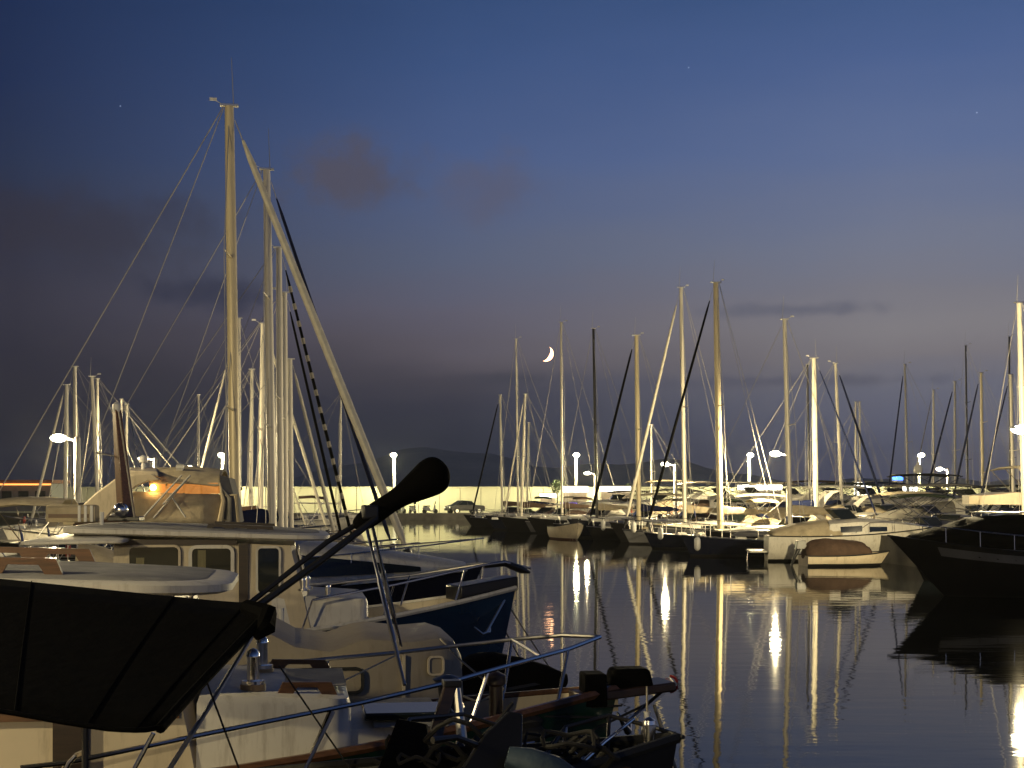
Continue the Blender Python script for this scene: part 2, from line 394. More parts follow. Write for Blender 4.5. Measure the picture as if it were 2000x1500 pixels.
for px, lab in ((435,'far quay street lamp hidden behind the cluster of masts'),(770,'glaring street lamp on the far quay above the black bundle tip'),
                (1125,'tall far quay street lamp directly right below the crescent moon'),(1463,'tall far quay street lamp between two golden masts'),
                (1795,'tall far quay street lamp beside the blue lit sign')):
    street_lamp(XD(px,168), 168, .55, ZD(890,168), -PI/2, lab, arm=1.0, power=8500, r=.17, rad=.12, big=2.9, col=(1,.91,.48))

# ------------------------------------------------------------------ moon and stars
mc = P(1066, 691, 6000); mr_ = 15.0/F*6000
bmn = MB(); rings = []; n = 22
ca, sa = math.cos(R(-24)), math.sin(R(-24))
for i in range(n+1):
    th = -PI/2+PI*i/n; ring = []
    for j in range(7):
        lon = R(30)+(R(90)-R(30))*j/6
        x = mr_*math.cos(th)*math.sin(lon); z = mr_*math.sin(th); y = -mr_*math.cos(th)*math.cos(lon)
        ring.append((x*ca-z*sa, y, x*sa+z*ca))
    rings.append(ring)
bmn.loft(rings, cap=False, closed=False)
mo = bmn.build('moon', 'moon_lit'); mo.location = mc
tag(mo, 'thin bright crescent moon low in the dusk sky', 'moon')
for px, py, lab in ((1345,132,'faint star high in the sky above the marina masts'),(235,207,'faint star in the dark sky left of the masthead'),(1908,220,'faint star high near the right picture edge')):
    so = MB().ball((0,0,0), 2.0, 8, 5).build('star', 'star_glow'); so.location = P(px, py, 6500); tag(so, lab, 'star', 'stars')

# ------------------------------------------------------------------ boat hulls
class Hull:
    def __init__(s, L, B, zs, zm, zb, draft=.45, rake=.5, transom=.72, fine=2.1):
        s.L, s.B, s.zs, s.zm, s.zb, s.draft, s.rake, s.tr, s.fine = L, B, zs, zm, zb, draft, rake, transom, fine
    def half(s, t):
        if t < .42: return s.B/2*(s.tr+(1-s.tr)*math.sin(t/.42*PI/2))
        return max(.015, s.B/2*(1-((t-.42)/.58)**s.fine))
    def sheer(s, t):
        return s.zs*(1-t)*(1-2*t)+4*s.zm*t*(1-t)+s.zb*t*(2*t-1)
    def pt(s, t, u, side):
        z = -s.draft+(s.sheer(t)+s.draft)*u
        k = 3.2-2.0*t
        y = s.half(t)*(1-(1-u)**k)
        if t < .999: y = max(y, .004)
        x = -s.L/2+s.L*t+s.rake*(z-s.zb)/s.zb*t**4
        return Vector((x, side*y, z))
    def edge(s, t, side, dy=0, dz=0):
        p = s.pt(t, 1, side); p.y += side*dy; p.z += dz; return p
    def x(s, t): return -s.L/2+s.L*t
    def t(s, x): return (x+s.L/2)/s.L
    def build(s, root, m, deck='grp_deck', bul=.07, rub='teak', stripe=None, n=18, boot='antifoul', rubr=.028):
        us = [0,.12,.25,.4,.55,.7,.85,1]
        h = MB(); rings = []
        for i in range(n+1):
            t = i/n; rings.append([s.pt(t,u,-1) for u in reversed(us)]+[s.pt(t,u,1) for u in us[1:]])
        h.loft(rings, cap=False, closed=False)
        k = len(rings[0]); h.f.append(tuple(range(k)))           # transom
        ho = h.build('hull', m, root)
        bs = MB()
        for sd in (-1, 1):
            rows = []
            for i in range(n+1):
                t = i/n; r = []
                for zz in (-.12, .0, .10):
                    u = (zz+s.draft)/(s.sheer(t)+s.draft); p = s.pt(t, u, sd); p.y += sd*.006; p.x += .006*t; r.append(p)
                rows.append(r)
            bs.loft(rows, cap=False, closed=False)
        bs.build('boot_stripe', boot, ho)
        d = MB(); rows = []
        for i in range(n+1):
            t = i/n; b = max(.005, s.half(t)-.03); zz = s.sheer(t)-bul; x = s.edge(t,1).x-(.04 if i == n else 0)
            rows.append([(x, -b, zz), (x, -b*.5, zz+.04*b), (x, 0, zz+.05*b), (x, b*.5, zz+.04*b), (x, b, zz)])
        d.loft(rows, cap=False, closed=False); d.build('deck', deck, root)
        for sd in (-1, 1):
            tube('rub_rail', [s.edge(i/n, sd, .008) for i in range(n+1)], rubr, rub, root, n=6)
            if stripe:
                st = MB(); st.loft([[s.pt(i/n, .80, sd)+Vector((0,sd*.006,0)), s.pt(i/n, .87, sd)+Vector((0,sd*.006,0))] for i in range(n+1)], cap=False, closed=False)
                st.build('stripe', stripe, ho)
        return ho
def lathe_vent(root, c, r=.04, h=.22, m='chrome'):
    MB().lathe(c, [(r*1.9,0),(r*1.9,.03),(r,.035),(r,h*.78),(r*1.08,h*.8),(r*.95,h*.93),(r*.5,h),(.004,h+.006)], 14).build('vent', m, root)
def handrail(root, a, b, hgt=.09, bays=3, w=.035, m='teak', lean=0):
    """a toe-type grab rail with arched openings"""
    a, b = Vector(a), Vector(b); L = (b-a).length; n = bays
    prof = []; bar = .42*hgt
    bay = L/n; foot = bay*.28
    tops = [(0,0),(foot*.35,hgt),(L-foot*.35,hgt),(L,0)]
    low = []
    for i in range(n):
        x0 = i*bay+foot*(.55 if i else .9); x1 = (i+1)*bay-foot*(.55 if i < n-1 else .9)
        low += [(x0,0),(x0+foot*.35,hgt-bar),(x1-foot*.35,hgt-bar),(x1,0)]
    d = (b-a).normalized(); side = d.cross(Vector((0,0,1))).normalized()*w/2
    mb = MB()
    def P3(p, s): return a+d*p[0]+Vector((0,0,p[1]))+side*s
    # bar
    def quadprism(q):
        mb.add([P3(p,-1) for p in q]+[P3(p,1) for p in q], [(0,1,2,3),(7,6,5,4),(0,4,5,1),(1,5,6,2),(2,6,7,3),(3,7,4,0)])
    quadprism([(foot*.2,hgt-bar),(L-foot*.2,hgt-bar),(L-foot*.35,hgt),(foot*.35,hgt)])
    for i in range(n+1):
        xc = i*bay; wl = foot*.55 if 0 < i < n else foot*.45
        if i == 0: q = [(0,0),(foot*.9,0),(foot*1.2,hgt-bar),(foot*.2,hgt-bar)]
        elif i == n: q = [(L-foot*.9,0),(L,0),(L-foot*.2,hgt-bar),(L-foot*1.2,hgt-bar)]
        else: q = [(xc-wl,0),(xc+wl,0),(xc+wl*1.5,hgt-bar),(xc-wl*1.5,hgt-bar)]
        quadprism(q)
    return mb.build('handrail', m, root, smooth=False)
def window(root, a, u, v, w, h, r=.05, fr=.025, frm='gelcoat', glass='glass_dark', depth=.02, name='window'):
    """framed pane: a = lower-left corner, u along, v up"""
    a, u, v = Vector(a), Vector(u).normalized(), Vector(v).normalized(); nrm = u.cross(v)
    def ring(off, d): return [a+u*x+v*y+nrm*d for x, y in rr(-off, w+off, -off, h+off, r+off, 3)]
    f = MB(); o1, o0, i1 = ring(fr, 0), ring(fr, depth), ring(0, depth); i0 = ring(0, .004)
    f.loft([o1, o0, i1, i0], cap=False)
    fo = f.build(name, frm, root)
    p = MB(); pr = ring(-.001, .006); p.add(pr, [tuple(range(len(pr)))]); p.build('pane', glass, fo, smooth=False)
    return fo

# ------------------------------------------------------------------ sailing yachts
def sailboat(label, mx, D, ang, top, J, H_, L, B=None, hull='gelcoat', rub='steel', mast='alloy_mast', mr=.085, cover='canvas_navy', furl='sail_white', fr=.055,
             fs=.97, lean=0, boom=True, cabin=True, det=2, hood=None, antenna=True, spread=1, group='moored sailing yachts', stripe=None, stay=True, backstay=True, wirer=None, stay_dots=False, name='sailing_yacht'):
    """mx, D: the mast foot; ang: heading of the bow; J: mast to stem; H_: mast top above water; lean: rake of the masthead along the boat"""
    B = B or .32*L
    wirer = max(wirer or 0, .008+.00005*D)
    xm = L/2-J-.15
    ca, sa = math.cos(ang), math.sin(ang)
    root = thing(name, label, 'sailing yacht', (mx-xm*ca, D-xm*sa, 0), ang, group)
    fb = .085*L
    hl = Hull(L, B, fb*1.08, fb, fb*1.36, .4, .45, .66)
    hl.build(root, hull, 'grp_deck', .05, rub, stripe, n=14, boot='antifoul' if hull in ('gelcoat',) else 'hull_black')
    zd = fb
    if cabin:
        x0, x1 = xm-.30*L, xm+.16*L; hC = .045*L+.02
        c = MB(); rings = []
        for k in range(7):
            x = x0+(x1-x0)*k/6; b = hl.half(hl.t(x))*.62; z0 = hl.sheer(hl.t(x))-.08; zz = z0+.08+hC*(1 if k < 5 else (.75 if k == 5 else .25))
            rings.append([(x,-b,z0),(x,-b*.93,zz-.04),(x,-b*.55,zz+.03),(x,b*.55,zz+.03),(x,b*.93,zz-.04),(x,b,z0)])
        c.loft(rings); co = c.build('cabin', 'gelcoat', root)
        for sd in (-1, 1):
            for k in range(3):
                xa = x0+(x1-x0)*(.1+.24*k); xb = xa+(x1-x0)*.17
                ww = MB()
                def q(x, f, e):
                    b = hl.half(hl.t(x))*.62; z0 = hl.sheer(hl.t(x))-.08; return (x, sd*(b*(1-.07*f)+.008+e), z0+.08+(hC-.04)*f)
                ww.add([q(xa,.25,0),q(xb,.25,0),q(xb,.85,0),q(xa,.85,0),q(xa,.25,-.05),q(xb,.25,-.05),q(xb,.85,-.05),q(xa,.85,-.05)],
                       [(0,1,2,3),(4,5,6,7),(0,1,5,4),(2,3,7,6),(1,2,6,5),(0,3,7,4)])
                ww.build('window', 'glass_dark', co, smooth=False)
        MB().box((xm+.08*L,0,hl.sheer(hl.t(xm+.08*L))+hC*.95+.02), (.5,.5,.06)).build('hatch', 'plastic_black', co, bevel=.01)
    zt = zd+(.045*L if cabin else 0)
    # mast: oval section
    tp = Vector((xm+lean, 0, H_)); ft = Vector((xm, 0, zt-.12))
    mo = tube('mast', [ft.lerp(tp, k/4) for k in range(5)], [mr, mr, mr, mr*.95, mr*.82], mast, root, n=12, squash=1.0)
    MB().box((tp.x, 0, H_+.02), (mr*3.4, mr*1.2, .05)).build('masthead', 'steel', mo, bevel=.005)
    if antenna:
        tube('antenna', [(tp.x+mr*.8,0,H_), (tp.x+mr*.4,0,H_+.035*H_+.7)], [.012,.006], 'wire', mo, n=5)
        va = MB(); va.tube([(tp.x-mr,0,H_+.03),(tp.x-.35,0,H_+.14)], .008, 5); va.box((tp.x-.36,0,H_+.15), (.16,.05,.06)); va.build('wind_vane', 'plastic_white', mo)
    if boom:
        zb = zt+.85; xl = xm-(.36*L)
        bo = tube('boom', [(xm-.05,0,zb),(xl,0,zb+.06)], .055, mast, root, n=8)
        if cover:
            cv = MB(); rings = []; nn = 9
            for k in range(nn+1):
                f = k/nn; x = xm-.02+(xl+.1-xm)*f; hh = (.34*(1-f)**.8+.10)*(1+.08*math.sin(k*2.3)); ww = .10*(1-f)+.06
                rings.append([(x, ww*math.sin(a)*(1.1 if math.cos(a) < 0 else .7), zb+.02+hh*.35+hh*.62*math.cos(a)) for a in [2*PI*j/8 for j in range(8)]])
            cv.loft(rings); cv.build('sail_cover', cover, root)
        tube('topping_lift', [(xl,0,zb+.06),(tp.x-mr,0,H_-.05)], wirer*.8, 'wire', root, n=4)
    bowp = hl.edge(.985, 1); bowp.y = 0
    if stay:
        a = Vector((tp.x+mr, 0, zt+(H_-zt)*fs)); b = Vector((L/2-.12, 0, bowp.z+.1))
        tube('forestay', [a, b], wirer, 'wire', root, n=4)
        if furl:
            p0, p1 = a.lerp(b, .045), a.lerp(b, .955)
            fo = tube('furled_sail', [p0, p0.lerp(p1,.05), p0.lerp(p1,.35), p0.lerp(p1,.7), p0.lerp(p1,.97), p1], [fr*.35,fr*.75,fr*.95,fr*1.05,fr*1.0,fr*.4], furl, root, n=8)
            MB().tube([a.lerp(b,.965), a.lerp(b,.985)], .09, 10).build('furler_drum', 'plastic_black', root)
            if stay_dots:
                q = 14
                for k in range(q):
                    c0 = p0.lerp(p1, .06+.9*k/q); c1 = p0.lerp(p1, .06+.9*k/q+.022); tube('sail_tie', [c0, c1], fr*1.16, 'rope', fo)
    if backstay:
        tube('backstay', [(tp.x-mr,0,H_), (-L/2+.12,0,hl.sheer(0)+.05)], wirer, 'wire', root, n=4)
    for sd in (-1, 1):
        ch = hl.edge(hl.t(xm-.15), sd, -.08)
        prev = [(tp.x,0,H_-.12)]
        for k in range(spread, 0, -1):
            zz = zt+(H_-zt)*k/(spread+1); xx = xm+lean*(zz-zt)/(H_-zt); yy = sd*(B*.5*(.78-.12*k))
            tube('spreader', [(xx,sd*mr*.5,zz),(xx-.12,yy,zz+.05)], [.03,.018], mast, root, n=6)
            prev.append((xx-.12,yy,zz+.05))
        prev.append(tuple(ch))
        tube('shroud', prev, wirer, 'wire', root, n=4)
        zz = zt+(H_-zt)*.5
        tube('lower_shroud', [(xm+lean*.5,0,zz), tuple(ch+Vector((-.35,0,0)))], wirer*.9, 'wire', root, n=4)
    if det:
        # pulpit, stanchions, lifelines, pushpit
        hr = .58; rk = 1.25 if D > 60 else .8
        xs = [.06,.2,.34,.48,.62,.76]
        pm = MB(); ap = Vector((L/2+.05, 0, hl.sheer(1)+hr))
        for sd in (-1, 1):
            e1, e2 = hl.edge(.86, sd, -.05), hl.edge(.94, sd, -.03)
            pm.tube([e1+Vector((0,0,hr)), e2+Vector((.05,0,hr)), ap+Vector((-.02,sd*.1,0)), ap], .02*rk, 6)
            pm.tube([e1, e1+Vector((0,0,hr))], .018*rk, 6); pm.tube([e2, e2+Vector((.1,0,hr))], .018*rk, 6)
            e3 = e1+Vector((0,0,hr*.5)); pm.tube([e3, hl.edge(.97, sd, 0, hr*.5)], .010, 6)
        pm.build('pulpit', 'chrome', root)
        for sd in (-1, 1):
            pts = [hl.edge(t, sd, -.05) for t in xs]
            for p in pts[1:]: tube('stanchion', [p, p+Vector((0,0,hr))], .016*rk, 'steel', root, n=6)
            for hh in (hr-.01, hr*.5):
                tube('lifeline', [p+Vector((0,0,hh)) for p in pts]+[hl.edge(.86,sd,-.05,hh)], .005, 'wire', root, n=4)
        pp = MB(); c0 = [hl.edge(.06,-1,-.05), hl.edge(.0,-1,-.15), hl.edge(.0,1,-.15), hl.edge(.06,1,-.05)]
        pp.tube([c+Vector((0,0,hr+.04)) for c in c0], .0135, 6)
        for c in c0: pp.tube([c, c+Vector((0,0,hr+.04))], .0125, 6)
        pp.build('pushpit', 'chrome', root)
        for sd in (-1, 1):
            e = hl.edge(.22, sd, -.3); MB().lathe((e.x, e.y, e.z-.03), [(.09,0),(.07,.05),(.06,.12),(.085,.16),(.05,.17)], 10).build('winch', 'chrome', root)
        MB().tube([(-.30*L,-.0,fb+.75)]+[(-.30*L, .38*math.sin(a), fb+.4+.38*math.cos(a)) for a in [2*PI*k/12 for k in range(13)]], .014, 5, cap=False).build('steering_wheel', 'chrome', root)
    if det > 1:
        rn = random.Random(label)
        if hood is None: hood = rn.choice(['canvas_cream','canvas_navy','canvas_cream','canvas_brown','canvas_grey','canvas_green'])
        sd = rn.choice((-1,1)); e = hl.edge(.03, sd, -.06, .35)
        MB().tube([e+Vector((0,.22*math.cos(q),.24*math.sin(q))) for q in [R(-50)+R(280)*k/10 for k in range(11)]], .055, 7).build('horseshoe_buoy', rn.choice(['plastic_red','plastic_white','lamp_paint']), root)
        if rn.random() < .6:
            e = hl.edge(.01, -sd, -.25, .55); ob = MB(); ob.tube([e+Vector((-.02,0,-.05)), e+Vector((-.06,0,-.75))], [.06,.04], 7); ob.box(tuple(e+Vector((-.02,0,.1))), (.34,.24,.32), 0, .8); ob.build('outboard', 'plastic_black', root, bevel=.03)
        e = hl.edge(.0, sd, -.4, .0); tube('flag_staff', [e, e+Vector((-.35,0,1.3))], .012, 'teak', root, n=5)
        fl_ = MB(); fl_.loft([[e+Vector((-.34+.03*k,.05*math.sin(k*1.7),1.25-.02*k-.05*k)), e+Vector((-.26+.02*k,.06*math.sin(k*1.7+.6),.75-.03*k))] for k in range(5)], cap=False, closed=False); fl_.build('flag', rn.choice(['plastic_red','canvas_cream','plastic_blue']), root)
        xx = xm+.27*L; MB().box((xx,0,hl.sheer(hl.t(xx))+.05), (.5,.42,.16), 0, .85).build('deck_hatch', 'plastic_white', root, bevel=.02)
        if rn.random() < .55:
            xx = xm+.20*L; dg = MB(); zz = hl.sheer(hl.t(xx))+.22; b = .5
            dg.loft([[(xx+dx,b*k*math.cos(q),zz+.30*k*math.sin(q)-.05) for q in [PI*j/6 for j in range(7)]] for dx, k in ((-.95,.75),(-.5,1),(.2,1),(.7,.75),(1.0,.25))]); dg.build('stowed_dinghy', rn.choice(['canvas_grey','hull_grey','canvas_cream','canvas_brown']), root)
        if rn.random() < .5:
            zt_ = hl.sheer(.12)+1.95; bb_ = B*.40; bm_ = MB()
            bm_.loft([[(x,-bb_,zt_-.14+dz),(x,-bb_*.5,zt_+dz),(x,bb_*.5,zt_+dz),(x,bb_,zt_-.14+dz)] for x, dz in ((-L*.42,-.10),(-L*.33,.0),(-L*.24,-.05))], cap=False, closed=False); bm_.build('bimini', hood, root, solid=.03)
            for s2 in (-1,1):
                for xa, xb in ((-L*.42,-L*.30),(-L*.24,-L*.36)): tube('bimini_pole', [(xa,s2*bb_,zt_-.2),(xb,s2*B*.42,hl.sheer(.15))], .014, 'chrome', root, n=5)
    if hood:
        sp = MB(); rings = []
        xh = xm-.30*L
        for k, (dx, sc) in enumerate(((.75,.25),(.55,.7),(.2,.97),(-.25,1.0))):
            b = hl.half(hl.t(xh))*.68
            rings.append([(xh+dx, b*math.cos(a), fb+.08+.85*sc*math.sin(a)**.6) for a in [PI*j/8 for j in range(9)]])
        sp.loft(rings, cap=False, closed=False); so = sp.build('sprayhood', hood, root, solid=.02)
    return root, hl

LA = R(8.3); RA = PI+R(4.6)
def left_boat(label, base, top, D, stay_px, **k):
    mx = XD(base, D); H_ = ZD(top[1], D); J = XD(stay_px, D)-mx
    lean = XD(top[0], D)-mx
    return sailboat(label, mx, D, LA, None, J/math.cos(LA), H_, lean=lean/math.cos(LA), **k)
def right_boat(label, base, top, D, stay_px, ang=RA, **k):
    mx = XD(base, D); H_ = ZD(top[1], D); J = abs(XD(stay_px, D)-mx)
    lean = (XD(top[0], D)-mx)*(1 if math.cos(ang) > 0 else -1)
    if ang == RA: k['L'] = max(J+3.7, 7.4)
    return sailboat(label, mx, D, ang, None, J/abs(math.cos(ang)), H_, lean=lean, **k)
# left row, receding
G1 = 'sailing yachts along the left quay'
left_boat('yacht with the tallest golden mast and a thick beige furled headsail', 461, (448,208), 34, 800, L=10.6, mr=.125, mast='alloy_gold', fr=.095, furl='sail_white', cover='canvas_brown', wirer=.012, group=G1, hood='canvas_cream', spread=2)
left_boat('yacht with the second tallest pale mast and dark blue furled headsail', 533, (521,332), 40, 768, L=9.8, mr=.115, fr=.055, furl='canvas_navy', cover='canvas_navy', group=G1, wirer=.008, hood='canvas_navy', spread=2)
left_boat('yacht with third tallest mast and dark headsail tied with white bands', 548, (545,484), 46, 690, L=9.2, mr=.105, fr=.05, furl='canvas_black', cover='canvas_navy', group=G1, stay_dots=True, hull='hull_navy', hood='canvas_navy')
left_boat('yacht whose mast overlaps the third tallest, with plain black furled headsail', 557, (556,572), 51, 668, L=8.8, mr=.10, fr=.05, furl='canvas_black', cover='canvas_black', group=G1)
left_boat('small yacht with short stout mast and beige furled headsail at cluster right', 568, (566,702), 56, 655, L=8.2, mr=.11, fr=.07, furl='sail_white', cover='canvas_navy', group=G1, antenna=False)
left_boat('yacht with pale mast just left of the dense mast cluster', 509, (513,632), 61, 640, L=9.0, mr=.105, fr=.065, furl='sail_white', cover='canvas_brown', group=G1, hull='hull_blue')
left_boat('small yacht with a slim short mast right of the golden mast', 489, (492,722), 67, 600, L=8.0, mr=.085, fr=.04, furl='sail_white', cover='canvas_navy', group=G1, antenna=False)
left_boat('yacht whose mast stands half hidden behind the golden mast', 468, (467,622), 73, 585, L=9.4, mr=.09, fr=.04, furl=None, cover='canvas_cream', group=G1, antenna=False)
left_boat('distant yacht with a hair thin mast and crossed spreaders beside the beige headsail', 665, (666,770), 112, 712, L=9.5, mr=.075, furl=None, cover=None, group=G1, spread=3, det=1, antenna=False)
left_boat('small yacht with a low mast seen left of the golden mast', 388, (388,772), 82, 470, L=8, mr=.06, furl=None, cover='canvas_cream', group=G1, antenna=False)
# yacht behind the golden mast with its bow to the left
right_boat('yacht with a beige furled headsail slanting left beneath the golden mast', 452, (449,690), 92, 372, ang=PI+R(8.3), L=9.2, mr=.09, fr=.075, furl='sail_white', cover=None, group=G1, antenna=False)
# beyond the left quay, bows to the left
G2 = 'sailing yachts behind the left quay'
LB = PI+R(8.3)
right_boat('yacht with pale furled headsail slanting to the left edge', 127, (130,752), 80, 62, ang=LB, L=8.6, mr=.11, fr=.075, furl='sail_white', group=G2, antenna=False)
right_boat('yacht with the taller of two masts above the near left street lamp', 147, (146,716), 85, 90, ang=LB, L=8.8, mr=.12, furl=None, group=G2, antenna=False)
right_boat('yacht with a leaning pale mast left of the brown wooden post', 194, (180,736), 76, 150, ang=LB, L=8.8, mr=.10, furl=None, group=G2)
right_boat('yacht with an upright mast close behind the leaning pale mast', 191, (190,740), 90, 150, ang=LB, L=8.8, mr=.09, furl=None, group=G2, antenna=False)
right_boat('yacht with a slim mast directly behind the brown wooden post', 236, (237,780), 94, 200, ang=LB, L=8.4, mr=.08, furl='canvas_navy', fr=.04, group=G2, antenna=False)
right_boat('yacht with a short slim mast just right of the wooden post', 246, (248,790), 98, 290, ang=LA, L=8.2, mr=.09, furl='canvas_navy', fr=.04, group=G2, antenna=False)
# middle pier, bows to the left
G3 = 'sailing yachts bow-out along the middle pier'
right_boat('dark hulled yacht with cream deck and tall mast beside the bright street lamp', 1544, (1532,624), 69, 1335, L=10.2, mr=.115, furl=None, cover='canvas_cream', hull='hull_navy', group=G3, hood='canvas_cream', wirer=.009)
right_boat('yacht with the stout tall golden mast and black furled headsail', 1407, (1398,552), 78, 1262, L=11, mr=.17, mast='alloy_gold', fr=.075, furl='canvas_black', cover='canvas_cream', group=G3, wirer=.009, hull='hull_navy', hood='canvas_cream')
right_boat('yacht with a tall slim pale mast and beige furled headsail', 1338, (1330,562), 85, 1220, L=11, mr=.125, fr=.085, furl='sail_white', cover='canvas_cream', group=G3, wirer=.009, hood='canvas_green', hull='hull_grey')
right_boat('yacht with an orange lit golden mast and long black furled headsail', 1248, (1243,655), 92, 1150, L=10.5, mr=.15, mast='alloy_gold', fr=.085, furl='canvas_black', cover='canvas_navy', group=G3, wirer=.009, hull='hull_black')
right_boat('yacht with a thin black mast right of the moon', 1166, (1159,642), 100, 1085, L=10.5, mr=.10, mast='mast_black', furl=None, cover='canvas_cream', group=G3, wirer=.009, hull='hull_navy')
right_boat('yacht with a slim pale mast immediately right of the moon', 1098, (1096,630), 107, 1030, L=10.5, mr=.09, furl=None, cover='canvas_brown', group=G3, wirer=.009, spread=2, hull='hull_grey')
right_boat('yacht with the shorter pale mast nearest left of the moon', 1018, (1026,770), 113, 985, L=9.2, mr=.10, furl='sail_white', fr=.06, cover='canvas_brown', group=G3, antenna=False, hull='hull_black')
right_boat('yacht with the tallest thin mast left of the moon', 1012, (1008,662), 119, 965, L=9.6, mr=.08, furl=None, cover='canvas_cream', group=G3, spread=2)
right_boat('yacht at the row end with a dark headsail slanting over the parked car', 981, (977,772), 125, 922, L=9, mr=.09, furl='canvas_black', fr=.07, cover='canvas_brown', group=G3, hull='hull_black', antenna=False)
right_boat('small yacht with a low mast between the moon and the row end', 1029, (1033,826), 131, 985, L=8.6, mr=.09, furl=None, cover='canvas_navy', group=G3, antenna=False)
right_boat('small yacht with a slim low mast right of the orange lit mast', 1272, (1272,830), 112, 1215, L=8.6, mr=.08, furl=None, cover='canvas_navy', group=G3, antenna=False, hull='hull_navy')
# other side of the pier, bows to the right, and the pier behind
G4 = 'sailing yachts beyond the middle pier'
LR = R(-4.6)
right_boat('yacht with a stout mast and crossed masthead right of the bright lamp', 1594, (1590,700), 82, 1715, ang=LR, L=10, mr=.15, fr=.05, furl='canvas_navy', group=G4, spread=1, hull='hull_red')
right_boat('yacht with a dark slim mast left of the stout crossed masthead', 1582, (1577,712), 100, 1650, ang=LR, L=9, mr=.07, mast='mast_black', furl=None, group=G4, antenna=False)
right_boat('yacht with leaning pale mast and navy headsail slanting to the right', 1646, (1632,710), 88, 1735, ang=LR, L=9.6, mr=.095, fr=.07, furl='canvas_navy', group=G4, hull='hull_navy')
right_boat('distant yacht with the left of twin faint masts', 1672, (1671,785), 118, 1620, L=9, mr=.075, furl=None, group=G4, antenna=False)
right_boat('distant yacht with the right of twin faint masts', 1680, (1679,785), 124, 1740, ang=LR, L=9, mr=.075, furl=None, group=G4, antenna=False)
right_boat('yacht with slim pale mast midway between white trawler and far lamp', 1775, (1767,712), 104, 1728, L=9.6, mr=.075, fr=.06, furl='canvas_navy', group=G4)
right_boat('yacht with a reddish topped mast right of the far lamp', 1824, (1823,762), 112, 1770, L=9, mr=.075, furl='canvas_grey', fr=.04, group=G4)
right_boat('yacht with slim mast left of the folding sun canopy and navy headsail', 1866, (1865,745), 108, 1795, L=9.6, mr=.08, fr=.075, furl='canvas_navy', group=G4)
right_boat('yacht with the tall thin dark mast behind the sun canopy', 1891, (1886,675), 120, 1850, L=10, mr=.075, mast='mast_black', furl=None, group=G4, spread=2)
right_boat('yacht with a golden mast and two spreaders above the sun canopy', 1921, (1916,728), 98, 1850, L=9.6, mr=.10, mast='alloy_gold', fr=.07, furl='canvas_navy', group=G4, spread=2)
right_boat('yacht with pale mast next to the right edge and navy headsail', 1981, (1974,732), 86, 1900, L=9.6, mr=.105, fr=.06, furl='canvas_navy', group=G4, antenna=False)
right_boat('yacht with a dark mast peeking above the pale mast near right edge', 1974, (1971,658), 110, 1930, L=10, mr=.075, mast='mast_black', furl=None, group=G4, spread=2)
right_boat('yacht with the tallest mast at the right picture edge', 2004, (1990,592), 56, 1905, L=9.4, mr=.11, furl=None, cover='canvas_navy', group=G4, spread=2, hull='hull_navy', cabin=False)

# ------------------------------------------------------------------ launches with a wheelhouse (near left)
def boat_frame(stem, L, ang):
    return (stem[0]-L/2*math.cos(ang), stem[1]-L/2*math.sin(ang), 0)
def slab(mb, x0, x1, y, z0, z1, th, rf=.5, rb=.12, crown=.05, n=6):
    """cabin roof: rounded front, slight crown; z0 at the back, z1 at the front"""
    out = [(x0+rb*(1-math.cos(PI/2*k/n)), -(y-rb+rb*math.sin(PI/2*k/n))) for k in range(n+1)]
    out = [(x0, -y+rb)]+[(x0+rb, -y)]
    fr = [(x1-rf+rf*math.sin(PI/2*k/n), -(y-rf*.8)-rf*.8*math.cos(PI/2*k/n)) for k in range(n+1)]
    half = out+fr
    full = half+[(a, -b) for a, b in reversed(half)]
    def zz(a): return z0+(z1-z0)*(a-x0)/(x1-x0)
    cx = (x0+x1)/2
    def ring(k, dz, cr=0): return [(cx+(a-cx)*k, b*k, zz(cx+(a-cx)*k)+dz+cr*(1-k*k)) for a, b in full]
    mb.loft([ring(.97,-th), ring(1,-th*.75), ring(1,-th*.2), ring(.975,0), ring(.93,.006), ring(.6,.006,crown), ring(.25,.006,crown)])
    pn = MB(); pn.loft([ring(.925,.004), ring(.915,.014), ring(.6,.014,crown), ring(.25,.014,crown), ring(.02,.014,crown)], cap=False)
    return pn

# --- boat A: nearest launch, green hull
AL = 8.4; aloc = boat_frame((.78, 11.0), AL, LA)
A = thing('motor_launch', 'green hulled launch with white wheelhouse and chrome vents in front', 'motor boat', aloc, LA, 'wheelhouse launches on the left quay')
hA = Hull(AL, 2.55, 1.15, 1.12, 1.55, .5, .35, .62, 2.4)
hA.build(A, 'hull_green', 'grp_deck', .16, 'teak', n=22, rubr=.035)
inner = MB()
for sd in (-1, 1):
    inner.loft([[hA.edge(i/22, sd, -.035, -.005), hA.edge(i/22, sd, -.045, -.17)] for i in range(23)], cap=False, closed=False)
inner.build('bulwark', 'gelcoat_cream', A)
# fore trunk
def trunk(root, x0, x1, y0, y1, zb, z0, z1, m='gelcoat', r=.14):
    t = MB()
    def ring(k, z): return [(a, b, z(a)) for a, b in [( (x0+x1)/2+(a-(x0+x1)/2)*k, b*k) for a, b in plan]]
    n = 5; half = [(x0, -y0)]+[(x1-r+r*math.sin(PI/2*k/n), -(y1-r)-r*math.cos(PI/2*k/n)) for k in range(n+1)]
    plan = half+[(a, -b) for a, b in reversed(half)]
    zt = lambda a: z0+(z1-z0)*(a-x0)/(x1-x0)
    t.loft([ring(1, lambda a: zb), ring(.985, lambda a: zt(a)-.06), ring(.955, lambda a: zt(a)-.01), ring(.90, zt), ring(.3, lambda a: zt(a)+.025)])
    return t.build('trunk_cabin', m, root)
trunk(A, 1.2, 2.22, .92, .84, .95, 1.68, 1.62)
trunk(A, 1.2, 3.05, .80, .5, .95, 1.40, 1.38, 'gelcoat', .2).name = 'fore_hatch_coaming'
